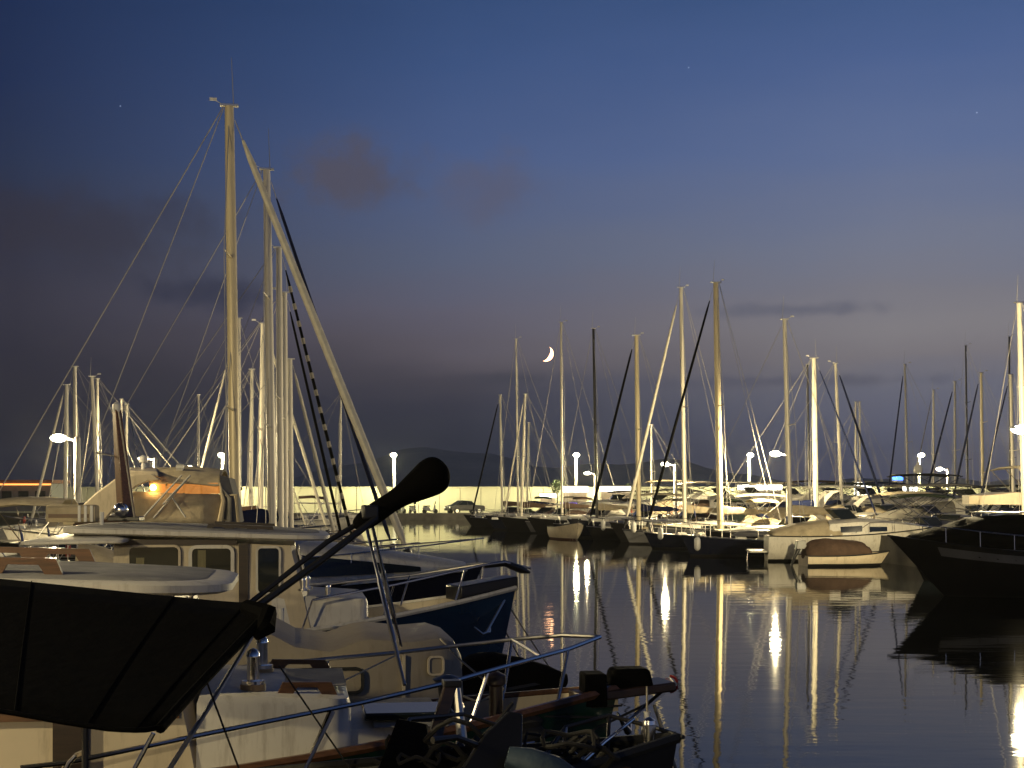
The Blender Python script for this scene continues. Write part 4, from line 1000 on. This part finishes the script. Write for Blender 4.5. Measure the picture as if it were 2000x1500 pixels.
# ------------------------------------------------------------------ motor boats on the right
def motorboat(label, stem, ang, L, B=None, hull='gelcoat', fb=None, canvas=None, arch=False, bimini=None, cab=True, rake=.7, rail=True, group=None, shield=True, rub='rubber', name='motor_boat', stripe=None, top='gelcoat', boot='antifoul', zc=.55, cz=1.0, az=1.0):
    B = B or .34*L; fb = fb or .11*L
    root = thing(name, label, 'motor boat', boat_frame(stem, L, ang), ang, group)
    h = Hull(L, B, fb*.92, fb*.96, fb*1.28, .4, rake, .9, 2.4)
    h.build(root, hull, 'grp_deck', .04, rub, stripe, n=14, boot=boot)
    if cab:
        c = MB(); rings = []
        for f, z, k in ((.34,zc*.92,.84),(.5,zc,.84),(.62,zc*.86,.80),(.74,zc*.6,.70),(.85,zc*.3,.55),(.91,.05,.4)):
            x = h.x(f); b = h.half(f)*k; z0 = h.sheer(f)-.05
            rings.append([(x,-b,z0),(x,-b*.92,z0+z*.8),(x,-b*.6,z0+z),(x,b*.6,z0+z),(x,b*.92,z0+z*.8),(x,b,z0)])
        c.loft(rings); co = c.build('cabin', top, root)
        for sd in (-1,1):
            for k in range(2):
                fa, fb_ = .40+.16*k, .52+.14*k; q = []
                for f, g in ((fa,.3),(fb_,.3),(fb_,.72),(fa,.72)):
                    z = zc*(1 if f < .55 else .86 if f < .66 else .72); b = h.half(f)*(.84-.06*max(0,(f-.5))*4)
                    q.append(Vector((h.x(f), sd*(b*(1-.08*g)+.012), h.sheer(f)-.05+z*g*.8)))
                MB().add(q+[p-Vector((0,sd*.06,0)) for p in q], [(0,1,2,3),(7,6,5,4),(0,4,5,1),(1,5,6,2),(2,6,7,3),(3,7,4,0)]).build('window', 'glass_dark', co, smooth=False)
    zt = h.sheer(.4)+zc
    if shield:
        b = h.half(.45)*.8; xa = h.x(.5)
        lo = [Vector((xa-.75,-b,zt-.05)), Vector((xa+.05,-b*.5,zt-.02)), Vector((xa+.05,b*.5,zt-.02)), Vector((xa-.75,b,zt-.05))]
        hi = [p+Vector((-.42,0,.42)) for p in lo]
        for k in range(3): MB().add([lo[k],lo[k+1],hi[k+1],hi[k]], [(0,1,2,3)]).build('windshield_pane', 'glass_dark', root, smooth=False, solid=.01)
        tube('windshield_frame', hi, .02, 'steel', root)
    if canvas:
        cv = MB(); rings = []
        for k, (f, z, kk) in enumerate(((.02,.22,.88),(.10,.55,.86),(.22,.80,.86),(.33,.88,.84),(.42,.70,.82),(.46,.45,.80))):
            z = z*cz; x = h.x(f); b = h.half(f)*kk; z0 = h.sheer(f); sag_ = .03*math.sin(k*2.1)
            rings.append([(x,-b,z0-.02),(x,-b*.96,z0+z*.55+sag_),(x,-b*.6,z0+z*.93),(x,0,z0+z+sag_),(x,b*.6,z0+z*.93),(x,b*.96,z0+z*.55),(x,b,z0-.02)])
        cv.loft(rings, cap=False, closed=False); cv.build('cockpit_cover', canvas, root, solid=.015)
    if arch:
        for sd in (-1,1):
            b = h.half(.2)*.92*sd; e = []
            for dx, z, w in ((-.1,.0,.55),(.35,.55,.42),(.75,.95,.34),(1.15,1.18,.26),(1.5,1.25,.2)):
                e.append([(h.x(.12)+dx-w/2,b-.05,h.sheer(.1)+z*az),(h.x(.12)+dx+w/2,b-.05,h.sheer(.1)+z*az-.06),(h.x(.12)+dx+w/2,b+.05,h.sheer(.1)+z*az-.06),(h.x(.12)+dx-w/2,b+.05,h.sheer(.1)+z*az)])
            MB().loft(e).build('arch_leg', top, root, bevel=.015)
        xx = h.x(.12)+1.3; MB().box((xx,0,h.sheer(.1)+1.22*az), (.5,2*h.half(.2)*.9,.08)).build('arch_beam', top, root, bevel=.03)
    if bimini:
        m_, z, f0, f1 = bimini; rings = []
        for k in range(6):
            f = f0+(f1-f0)*k/5; b = h.half(.25)*.92; dz = -.12*(2*k/5-1)**2
            rings.append([(h.x(f),-b,z-.10+dz),(h.x(f),-b*.55,z+dz),(h.x(f),b*.55,z+dz),(h.x(f),b,z-.10+dz)])
        bm_ = MB(); bm_.loft(rings, cap=False, closed=False); bm_.build('bimini', m_, root, solid=.03)
        for sd in (-1,1):
            b = h.half(.25)*.92*sd; xm_ = h.x((f0+f1)/2)
            for a_, c_ in ((f0,.62),(f1,.38),(f0+.25*(f1-f0),.9),(f1-.25*(f1-f0),.1)):
                tube('bimini_pole', [(h.x(a_),b,z-.15),(h.x(f0+(f1-f0)*c_),b*1.02,zt-.1)], .016, 'chrome', root, n=6)
    if rail:
        for sd in (-1,1):
            pts = [h.edge(t, sd, -.08, .1 if t < .5 else .5) for t in (.48,.56,.7,.85,.97)]
            tube('side_rail', pts+[h.edge(1,1,-.0,.55)+Vector((.05,0,0))], .013, 'chrome', root, n=6)
            for t in (.56,.7,.85): tube('stanchion', [h.edge(t,sd,-.08), h.edge(t,sd,-.08,.5)], .011, 'chrome', root, n=5)
    return root, h
G5 = 'motor boats along the middle pier'
GR = math.radians(-4.6)
# R1 big dark cruiser, bow to the left
r1, h1 = motorboat('large black hulled cruiser with raked bow at the right edge', (10.75, 42.5), RA, 7.0, 3.5, 'hull_black', 1.36, None, rake=1.65, cab=False, shield=False, rail=False, boot='hull_black', rub='hull_black')
rings = []
for f, z in ((.20,1.15),(.45,1.1),(.60,1.02),(.68,.85),(.78,.5),(.87,.25),(.93,.06)):
    x = h1.x(f); b = h1.half(f)*.82; z0 = h1.sheer(f)-.04
    rings.append([(x,-b,z0),(x,-b*.9,z0+z*.75),(x,-b*.5,z0+z),(x,b*.5,z0+z),(x,b*.9,z0+z*.75),(x,b,z0)])
cv = MB(); cv.loft(rings); cv.build('cover', 'canvas_black', r1)
MB().loft([[Vector((h1.x(f), sd_*(h1.half(f)*.60), h1.sheer(f)+zz)) for sd_, zz in ((-1,.985+dz),(-1,1.02+dz),(1,1.02+dz),(1,.985+dz))] for f, dz in ((.3,.13),(.5,.10),(.60,.04))]).build('hardtop_lid', 'gelcoat', r1)
for sd in (-1,1):
    st = MB(); st.loft([[h1.pt(t,.80,sd)+Vector((0,sd*.008,0)), h1.pt(t,.93,sd)+Vector((0,sd*.008,0))] for t in [k/14*.86 for k in range(15)]], cap=False, closed=False); st.build('side_band', 'hull_grey', r1)
    tube('side_rail', [h1.edge(t,sd,-.12,.45) for t in (.4,.55,.7,.82,.92)], .014, 'chrome', r1)
    for t in (.45,.57,.70,.82): tube('stanchion', [h1.edge(t,sd,-.1), h1.edge(t,sd,-.12,.45)], .012, 'chrome', r1, n=6)
motorboat('black covered boat half hidden behind the large black cruiser bow', (XD(1765,50), 50), RA, 4.2, 2.0, 'hull_black', 1.0, 'canvas_black', group=G5, boot='hull_black', cab=False, shield=False, rail=False)
# R2 white cruiser stern-out with yellow-lit canvas and arch
r2, h2 = motorboat('white cruiser stern-out with swim platform and low cockpit cover', (XD(1500,64)+7.6, 64.0), GR, 7.6, 2.7, 'gelcoat', 1.2, 'canvas_cream', group=G5, boot='hull_black', zc=.75, cz=.8)
MB().box((-3.8-.40,0,.42), (.78,2.0,.08)).build('swim_platform', 'gelcoat', r2, bevel=.02)
ld = MB(); ld.tube([(-4.5,.5,.5),(-4.6,.5,-.2)], .014, 6); ld.tube([(-4.5,.8,.5),(-4.6,.8,-.2)], .014, 6)
for k in range(3): ld.tube([(-4.52-.03*k,.5,.35-.2*k),(-4.52-.03*k,.8,.35-.2*k)], .012, 6)
ld.build('swim_ladder', 'chrome', r2)
fender('fat white fender upright on the white cruiser side', (XD(1566,62.4), 62.45, .55), .14, .85)
motorboat('white cruiser with yellow lit canvas tent and curved arch behind bright lamp', (XD(1552,83)+7.8, 83.5), GR, 7.8, 2.9, 'gelcoat', 1.25, 'canvas_cream', arch=True, group=G5, boot='hull_black', zc=.7, cz=1.35, az=1.55)
# covered tender with outboard
tn, ht = motorboat('pink beige tender under a lumpy brown cover beside the white cruiser', (XD(1742,60), 60.4), R(6), 3.6, 1.5, 'gelcoat_cream', .46, None, cab=False, shield=False, rail=False, rake=.4, name='tender', boot='hull_black')
cv = MB(); rings = []
for k, (f, z, kk) in enumerate(((-.02,.25,.8),(.08,.62,.95),(.22,.78,1.02),(.38,.62,1.02),(.55,.66,1.0),(.68,.5,1.0),(.78,.12,1.0))):
    x = ht.x(f); b = ht.half(max(0,f))*kk; z0 = ht.sheer(max(0,f))
    dr = .20+.10*math.sin(k*2.2)
    rings.append([(x,-b*1.07,z0-dr),(x,-b*1.04,z0+z*.3),(x,-b*.75,z0+z*.72),(x,-b*.2,z0+z*(1+.12*math.sin(k*3))),(x,b*.4,z0+z*.9),(x,b*1.04,z0+z*.3),(x,b*1.07,z0-dr)])
cv.loft(rings); cv.build('cover', 'canvas_brown', tn)
ob = MB(); ob.tube([(-1.95,0,.75),(-2.15,0,.35),(-2.3,0,-.05)], [.10,.07,.05], 8); ob.box((-1.9,0,.85), (.45,.32,.35), 0, .8); ob.build('outboard', 'plastic_black', tn, bevel=.03)
# R4 white stern with posts
r4, h4 = motorboat('white fishing boat with open stern platform and white rail posts', (XD(1700,66)+6.8, 66.5), GR, 6.8, 2.5, 'gelcoat', 1.0, None, bimini=('canvas_green', 2.9, .18, .55), group=G5, boot='hull_black')
MB().box((-3.4-.35,0,.95), (1.1,2.3,.12)).build('stern_platform', 'gelcoat', r4, bevel=.03)
for k in range(5):
    y = -1.05+.52*k
    for x in (-4.2,-3.5): tube('rail_post', [(x,y,1.0),(x,y,1.9)], .028, 'plastic_white', r4, n=6)
for x in (-4.2,-3.5): tube('top_rail', [(x,-1.05,1.9),(x,1.03,1.9)], .025, 'plastic_white', r4, n=6)
# R5 flybridge cruiser with sun canopy
r5, h5 = motorboat('flybridge cruiser with pale folding sun canopy on crossed poles', (XD(1835,58), 58), RA, 10.5, 3.5, 'hull_navy', 1.5, None, cab=True, zc=.95, shield=False, bimini=('canvas_cream', ZD(908,58.4), .50, .745), rake=1.0, top='hull_navy')
fl = MB(); rings = []
for f, k in ((.45,.82),(.62,.82),(.76,.72),(.86,.5),(.90,.2)):
    x = h5.x(f); b = 1.75*k; z0 = ZD(985,58.2); z1 = ZD(962 if f < .8 else 968,58.2)
    rings.append([(x,-b,z0),(x,-b*1.05,z1),(x,-b*.95,z1+.02),(x,b*.95,z1+.02),(x,b*1.05,z1),(x,b,z0)])
fl.loft(rings); fl.build('flybridge', 'gelcoat_cream', r5)
# R6 white trawler yacht far behind
r6, h6 = motorboat('distant white trawler yacht with dark upper deck canopy', (XD(1668,96), 96), RA, 9.5, 3.3, 'gelcoat', 1.5, None, cab=True, zc=1.3, shield=True, bimini=('canvas_black', ZD(925,96), .30, .72), group=G5)
MB().lathe((.5,0,ZD(925,96)+.05), [(.25,0),(.3,.1),(.3,.35),(.1,.6),(.03,1.0)], 10).build('radar_dome', 'plastic_white', r6)
# R7 hooded boats
motorboat('dark boat under a long grey arched hood left of the flybridge cruiser', (XD(1765,70), 70), RA, 7.5, 2.6, 'hull_navy', 1.1, 'canvas_green', bimini=('canvas_grey', 2.75, .25, .62), group=G5)
motorboat('small dark runabout tucked between hooded boat and white trawler', (XD(1700,76), 76), RA, 6.5, 2.3, 'hull_black', .95, 'canvas_brown', group=G5)
# motor boats between the yachts of the middle pier
for lab, px, D, L_, hu, cv_, ar, bi in (
        ('dark motor boat with cream cockpit cover below the stout golden mast', 1372, 73.5, 8.0, 'hull_black', 'canvas_cream', True, None),
        ('grey motor boat with cream sun awning behind the beige furled headsail', 1262, 81.6, 8.5, 'hull_grey', 'canvas_cream', False, ('sail_white', 2.9, .1, .45)),
        ('black motor boat with brown cover below the orange lit mast', 1190, 88.6, 8.2, 'hull_black', 'canvas_brown', True, None),
        ('dark motor boat with cream awning next to the thin black mast', 1108, 96.2, 8.6, 'hull_navy', None, False, ('canvas_cream', 2.9, .1, .5)),
        ('black motor boat with grey hood below the moon', 1030, 103.6, 8.4, 'hull_black', 'canvas_grey', True, None),
        ('low dark motor boat left of the moon reflection', 975, 110.0, 8.0, 'hull_black', 'canvas_brown', False, None),
        ('dark motor boat near the row end with cream arch', 948, 116.0, 8.0, 'hull_navy', 'canvas_cream', True, None),
        ('last dark motor boat of the row before the parked car', 905, 129.0, 7.0, 'hull_black', 'canvas_brown', False, None)):
    motorboat(lab, (XD(px,D), D), RA, L_, None, hu, None, cv_, arch=ar, bimini=bi, group=G5, boot='hull_black')
# yellow lit skiff bow-on
sk_, hs = motorboat('small cream skiff lit yellow, moored bow towards the open water', (XD(1128,92), 91.2), -PI/2+.25, 4.2, 1.75, 'gelcoat_cream', .85, None, cab=False, shield=False, rail=False, rake=.35, name='skiff')
MB().box((0,0,.7), (.35,1.4,.05)).build('thwart', 'teak', sk_); MB().box((-1.1,0,.7), (.35,1.4,.05)).build('thwart', 'teak', sk_)
# left side fill: boats behind the left quay
motorboat('motor boat under pale yellow lit canvas at the left edge', (XD(5,62), 62), LB, 8, 2.8, 'gelcoat', 1.15, 'canvas_cream', arch=True, group='motor boats behind the left quay')
motorboat('motor boat with tan canvas hood below the leaning mast', (XD(150,66), 66), LB, 8, 2.8, 'gelcoat', 1.2, 'canvas_cream', bimini=('canvas_cream', 3.3, .1, .45), group='motor boats behind the left quay')
motorboat('dark hooded motor boat low at the left edge before the lamp', (XD(-20,52), 52), LB, 7, 2.6, 'hull_black', 1.0, 'canvas_black', group='motor boats behind the left quay')

# ------------------------------------------------------------------ far quay: kiosks, car, scooters, trees
def kiosk(label, px0, px1, py0, py1, D, m='lit_white', body='plaster'):
    x0, x1 = XD(px0,D), XD(px1,D); z0, z1 = ZD(py1,D), ZD(py0,D)
    t = thing('kiosk', label, 'kiosk', ((x0+x1)/2, D, .55 if D > 158 else 1.0), 0, 'lit quayside kiosks'); w_ = x1-x0
    zg = t.location.z
    MB().box((0,1.0,(z0-zg)/2), (w_*.94,1.8,max(.3,z0-zg))).build('body', body, t)
    MB().box((0,1.0,(z0+z1)/2-zg), (w_,2.1,z1-z0)).build('lit_fascia', m, t, bevel=.03)
    MB().box((0,1.0,z1-zg+.06), (w_+.3,2.4,.1)).build('roof', 'concrete', t)
kiosk('white glowing kiosk sign at the foot of the far lamp', 1099, 1148, 950, 961, 163)
kiosk('low white glowing kiosk left of the far lamp foot', 1055, 1086, 964, 972, 161)
kiosk('long white glowing kiosk between the thin black and golden masts', 1173, 1232, 950, 960, 163)
kiosk('broad white glowing kiosk below the tall far lamp', 1446, 1528, 947, 957, 163)
kiosk('small white glowing kiosk beside the white trawler', 1677, 1702, 942, 972, 150)
kiosk('white glowing booth left of the far right lamp', 1768, 1792, 950, 962, 160)
kiosk('blue glowing sign beside the far right lamp', 1752, 1764, 928, 938, 160, 'lit_blue')
kiosk('purple glowing canopy panel above the dark moored boats', 1096, 1128, 982, 990, 133, 'lit_purple', 'hull_black')
bld = thing('waterfront_bar', 'low waterfront bar with orange lit eave at the left edge', 'building', (XD(10,150),150,1.0))
MB().box((0,3,1.4), (9,5,2.8)).build('wall', 'hull_grey', bld)
MB().box((0,3,3.0), (9.6,5.8,.35)).build('roof', 'roof_tile', bld)
MB().box((.0,.0,2.72), (9.2,.12,.16)).build('lit_eave', 'lit_amber', bld)
for k in range(5): MB().box((-3.4+1.7*k,.47,1.3), (1.0,.06,1.5)).build('window', 'glass_dark', bld)

def car(label, X, Y, z, rz, m='car_paint'):
    t = thing('parked_car', label, 'car', (X,Y,z), rz)
    prof = [(-2.1,.35),(-2.12,.75),(-1.95,.92),(-1.0,.98),(-.55,1.42),(.55,1.48),(1.35,1.02),(2.0,.86),(2.12,.6),(2.08,.35)]
    b = MB(); n = len(prof)
    def wy(z_): return .86 if z_ < 1.0 else .68
    vs = [(x,-wy(zz),zz) for x,zz in prof]+[(x,wy(zz),zz) for x,zz in prof]
    b.add(vs, [tuple(range(n)), tuple(range(2*n-1,n-1,-1))]+[(i,(i+1)%n,n+(i+1)%n,n+i) for i in range(n)]); b.build('body', m, t, bevel=.06)
    for sd in (-1,1):
        for q in ([(-.9,.99),(-.52,1.36),(-.02,1.4),(-.02,.99)],[(.06,.99),(.06,1.4),(.5,1.42),(1.12,1.0)]):
            MB().add([(x,sd*(.865-.16*max(0,(zz-.98)/.5)),zz) for x,zz in q], [(0,1,2,3)]).build('side_window', 'glass_dark', t, smooth=False)
        for x in (-1.35,1.35):
            wv = MB(); wv.tube([(x,sd*.72,.33),(x,sd*.9,.33)], .33, 16); wo = wv.build('wheel', 'rubber', t)
            MB().tube([(x,sd*.89,.33),(x,sd*.915,.33)], .2, 12).build('rim', 'steel', wo)
        MB().box((2.08,sd*.62,.68), (.08,.3,.14)).build('headlight', 'plastic_white', t, bevel=.02)
        MB().box((-2.1,sd*.66,.78), (.06,.26,.16)).build('tail_light', 'plastic_red', t, bevel=.02)
    return t
car('dark hatchback car parked on the far quay by the lit wall', XD(907,163), 163.5, .55, PI+.5)
def scooter(label, px, D, rz):
    t = thing('scooter', label, 'scooter', (XD(px,D), D, .55), rz, 'scooters parked on the far quay')
    for x in (-.62,.62):
        wv = MB(); wv.tube([(x,-.06,.26),(x,.06,.26)], .26, 14); wv.build('wheel', 'rubber', t)
    b = MB(); b.loft([[(x,-w_,z0),(x,w_,z0),(x,w_*.8,z1),(x,-w_*.8,z1)] for x,w_,z0,z1 in ((-.85,.08,.5,.68),(-.5,.17,.35,.78),(-.1,.17,.3,.72),(.05,.15,.24,.34),(.35,.15,.24,.34),(.45,.17,.3,.85),(.58,.1,.5,1.0))]); b.build('body', 'hull_grey', t, bevel=.03)
    MB().box((-.38,0,.83), (.75,.28,.12)).build('seat', 'rubber', t, bevel=.04)
    hb_ = MB(); hb_.tube([(.62,0,.3),(.48,0,1.05)], .04, 8); hb_.tube([(.45,-.33,1.08),(.5,0,1.05),(.45,.33,1.08)], .02, 6); hb_.build('handlebar', 'plastic_black', t)
    MB().box((.6,0,1.22), (.03,.3,.3)).build('windscreen', 'glass_dark', t)
for px, D, a, lab in ((782,165,.9,'leftmost of three scooters parked before the lit wall'),(806,165,1.2,'middle of three scooters parked before the lit wall'),(840,165,.3,'rightmost scooter parked alone before the lit wall')): scooter(lab, px, D, a)
def tree(label, px, pyt, D, r):
    X = XD(px,D); zt = ZD(pyt,D); t = thing('small_tree', label, 'tree', (X,D,.55), 0, 'small trees on the far quay'); H = zt-.55
    tk = MB(); tk.tube([(0,0,0),(.05,0,H*.35),(-.03,0,H*.7)], [.11,.08,.04], 7)
    for k in range(5):
        a = k*1.3; tk.tube([(0,0,H*(.4+.06*k)),(.5*r*math.cos(a),.5*r*math.sin(a),H*(.6+.06*k))], [.04,.015], 5)
    tk.build('trunk', 'bark', t)
    rn = random.Random(px); c = MB()
    for k in range(420):
        a, b_, rad = rn.uniform(0,2*PI), rn.uniform(-1,1), rn.random()**.45
        q = math.sqrt(1-b_*b_); lump = .75+.3*math.sin(3*a+px)*q
        p = Vector((r*rad*lump*q*math.cos(a), r*rad*lump*q*math.sin(a), H-r*.75+r*.75*rad*b_)); s_ = rn.uniform(.08,.17)
        u = Vector((rn.gauss(0,1),rn.gauss(0,1),rn.gauss(0,1))).normalized()*s_; v = u.cross(Vector((rn.gauss(0,1),rn.gauss(0,1),rn.gauss(0,1)))).normalized()*s_*.5
        c.add([p-u, p+v, p+u, p-v], [(0,1,2,3)])
    tag(c.build('crown', 'foliage', t, smooth=False), kind='stuff')
tree('small leafy tree left of the tall far lamp below the moon', 1088, 936, 166, 1.1)
tree('small leafy tree on the far quay right of the golden mast', 1225, 945, 167, .9)

# loose ropes and hoses on the green launch
for pts, r, m in (([P(660,1335,10.6), P(720,1306,11.0), P(785,1274,11.6)], .006, 'rope'), ([P(905,1452,9.9), P(940,1442,9.9), P(975,1408,10.0), P(1000,1375,10.2)], .016, 'rope_dark'),
                  ([P(905,1360,11.4), P(935,1372,11.2), P(985,1345,11.3)], .010, 'rope'), ([P(860,1248,11.9), P(900,1290,11.7), P(960,1340,11.4)], .008, 'rope'),
                  ([P(1000,1395,10.6), P(1090,1385,10.8), P(1215,1378,10.9)], .008, 'rope_dark')):
    MB().tube(pts, r, 6).build('loose_rope', m, A, world=True)

# motor boats on the far side of the middle pier, bows to the right
G6 = 'motor boats beyond the middle pier'
for lab, px, D, L_, hu, cv_, ar, bi in (
        ('cream motor boat with arch showing between stout mast and bright lamp', 1440, 99, 9, 'gelcoat', 'canvas_cream', True, None),
        ('white motor boat with cream awning behind the bright lamp post', 1545, 92, 9, 'gelcoat', 'canvas_cream', False, ('sail_white', 3.4, .1, .5)),
        ('white motor boat with arch left of the distant trawler yacht', 1610, 84, 8.5, 'gelcoat', 'canvas_cream', True, None),
        ('pale motor boat with grey awning below the navy slanting headsail', 1690, 79, 8, 'gelcoat', 'canvas_grey', False, ('canvas_cream', 3.0, .1, .5)),
        ('white motor boat with navy cover below the golden spreader mast', 1880, 80, 8.5, 'gelcoat', 'canvas_navy', True, None)):
    motorboat(lab, (XD(px,D)+L_, D), GR, L_, None, hu, 1.15, cv_, arch=ar, bimini=bi, group=G6, boot='hull_black', zc=.8, cz=1.3, az=1.4)

# ------------------------------------------------------------------ the damp evening air
hz = bpy.data.materials.new('evening_haze'); hz.use_nodes = True
hn = hz.node_tree; hn.nodes.remove(hn.nodes['Principled BSDF'])
pv = hn.nodes.new('ShaderNodeVolumePrincipled'); pv.inputs['Density'].default_value = .00016; pv.inputs['Color'].default_value = (.9,.92,.95,1); pv.inputs['Anisotropy'].default_value = .35
hn.links.new(pv.outputs[0], hn.nodes['Material Output'].inputs['Volume']); MATS['haze'] = hz
tag(MB().box((0, 2425, 72), (7400, 6100, 160)).build('haze', 'haze', smooth=False), kind='stuff')

# fenders along the middle row
for lab, px, py, D in (('white fender on the navy hull below the bright lamp', 1362, 1062, 66.5),('white fender on the dark hull below the stout golden mast', 1290, 1042, 75.6),
                       ('white fender at the bow under the beige furled headsail', 1238, 1030, 83.0),('white fender at the bow under the orange lit mast', 1178, 1026, 90.4),
                       ('white fender at the bow under the thin black mast', 1112, 1018, 98.4),('white fender near the skiff below the moon', 1062, 1014, 105.0)):
    fender(lab, tuple(P(px,py,D)), .14, .6)

# taller cruisers packed along the right-hand berths, their cabins closing the view to the wall
G7 = 'tall cabin cruisers in the right-hand berths'
for k, (lab, px, D, hu, cv_, bm_, zc_) in enumerate((
        ('tall cream cruiser cabin between the beige headsail and the stout golden mast', 1292, 112, 'gelcoat', 'canvas_cream', ('canvas_cream', 3.9), 1.5),
        ('tall white cruiser with dark awning just right of the stout golden mast', 1352, 106, 'gelcoat_cream', 'canvas_brown', ('canvas_grey', 3.7), 1.5),
        ('white cruiser with cream awning below the far lamp between golden masts', 1415, 118, 'gelcoat', 'canvas_cream', ('sail_white', 3.8), 1.6),
        ('broad cream cruiser behind the yellow lit canvas tent', 1498, 112, 'gelcoat_cream', 'canvas_cream', ('canvas_cream', 3.7), 1.5),
        ('white cruiser with brown awning behind the stout crossed masthead', 1570, 106, 'gelcoat', 'canvas_brown', ('canvas_brown', 3.8), 1.5),
        ('cream cruiser with green awning at the foot of the leaning pale mast', 1632, 100, 'gelcoat_cream', 'canvas_green', ('canvas_green', 3.6), 1.5),
        ('white cruiser with navy awning below the twin faint masts', 1702, 108, 'gelcoat', 'canvas_navy', ('canvas_navy', 3.7), 1.5),
        ('pale cruiser with cream awning at the foot of the far right lamp', 1772, 100, 'gelcoat', 'canvas_cream', ('canvas_cream', 3.5), 1.5),
        ('white cruiser with grey awning between far right lamp and sun canopy', 1822, 92, 'gelcoat', 'canvas_grey', ('canvas_grey', 3.5), 1.4),
        ('dim cream cruiser beneath the folding sun canopy', 1900, 96, 'gelcoat_cream', 'canvas_brown', None, 1.5),
        ('dark roofed cruiser close to the right edge behind the pale mast', 1950, 90, 'hull_grey', 'canvas_black', ('canvas_black', 3.4), 1.4),
        ('cream cruiser with low awning left of the orange lit mast', 1185, 121, 'gelcoat_cream', 'canvas_cream', ('canvas_cream', 3.2), 1.0),
        ('brown hooded cruiser behind the slim mast right of the moon', 1120, 126, 'gelcoat', 'canvas_brown', ('canvas_brown', 3.1), 1.0))):
    L_ = 8.2+.5*(k % 3)
    motorboat(lab, (XD(px,D)-1.0 if k >= 11 else XD(px,D)+L_*.8, D), RA if k >= 11 else GR, L_, 3.1, hu, 1.45, cv_, arch=(k % 3 == 1), bimini=(bm_[0], bm_[1], .06, .5) if bm_ else None, group=G7, boot='hull_black', zc=zc_, cz=1.3, az=1.3)

# dark gear heaped on the nearest boat's foredeck
hp = thing('rope_heap', 'black heap of rope and netting on the nearest boat foredeck', 'rope', tuple(P(960,1500,7.5)))
rn = random.Random(11)
for k in range(16):
    px, py, D = rn.uniform(760,1180), rn.uniform(1440,1500), rn.uniform(7.2,7.9); c = P(px,py,D); r_ = rn.uniform(.06,.15); tl = rn.uniform(-.9,.9)
    MB().tube([c+Vector((r_*math.cos(q)*rn.uniform(.9,1.1), r_*.6*math.sin(q), r_*math.sin(q)*math.sin(tl)+.02*math.sin(3*q))) for q in [2*PI*j/14*1.15 for j in range(15)]], rn.uniform(.008,.016), 6).build('rope_loop', rn.choice(['rope_dark','rope_dark','rubber','rope_dark']), hp, world=True)
nb = MB(); rings = []
for k in range(7):
    x = -.55+.19*k; h_ = .16*math.sin(PI*(k+.4)/7.2)+.03*math.sin(k*2.7); c = P(960,1512,7.55)
    rings.append([tuple(c+Vector((x,-.22,-.05))), tuple(c+Vector((x+.02,-.17,h_*.6))), tuple(c+Vector((x,-.04,h_))), tuple(c+Vector((x-.02,.12,h_*.8))), tuple(c+Vector((x,.22,-.05)))])
nb.loft(rings, cap=False, closed=False); nb.build('cover', 'canvas_black', hp, world=True)
for pts, r, m in (([P(735,1512,7.3), P(800,1405,7.9), P(905,1395,8.2), P(1010,1430,8.1)], .012, 'mast_black'), ([P(1040,1512,7.5), P(1105,1420,7.9), P(1190,1398,8.0), P(1275,1420,7.9), P(1335,1440,7.7)], .012, 'mast_black'),
                  ([P(1275,1420,7.9), P(1268,1512,7.7)], .011, 'mast_black'), ([P(1190,1398,8.0), P(1185,1512,7.7)], .011, 'mast_black'), ([P(1105,1420,7.9), P(1098,1512,7.6)], .011, 'steel')):
    MB().tube(pts, r, 7).build('bow_rail', m, Z, world=True)
lathe_vent(Z, tuple(parent_matrix(Z).inverted() @ P(1268,1462,7.8)), .035, .16, 'chrome')
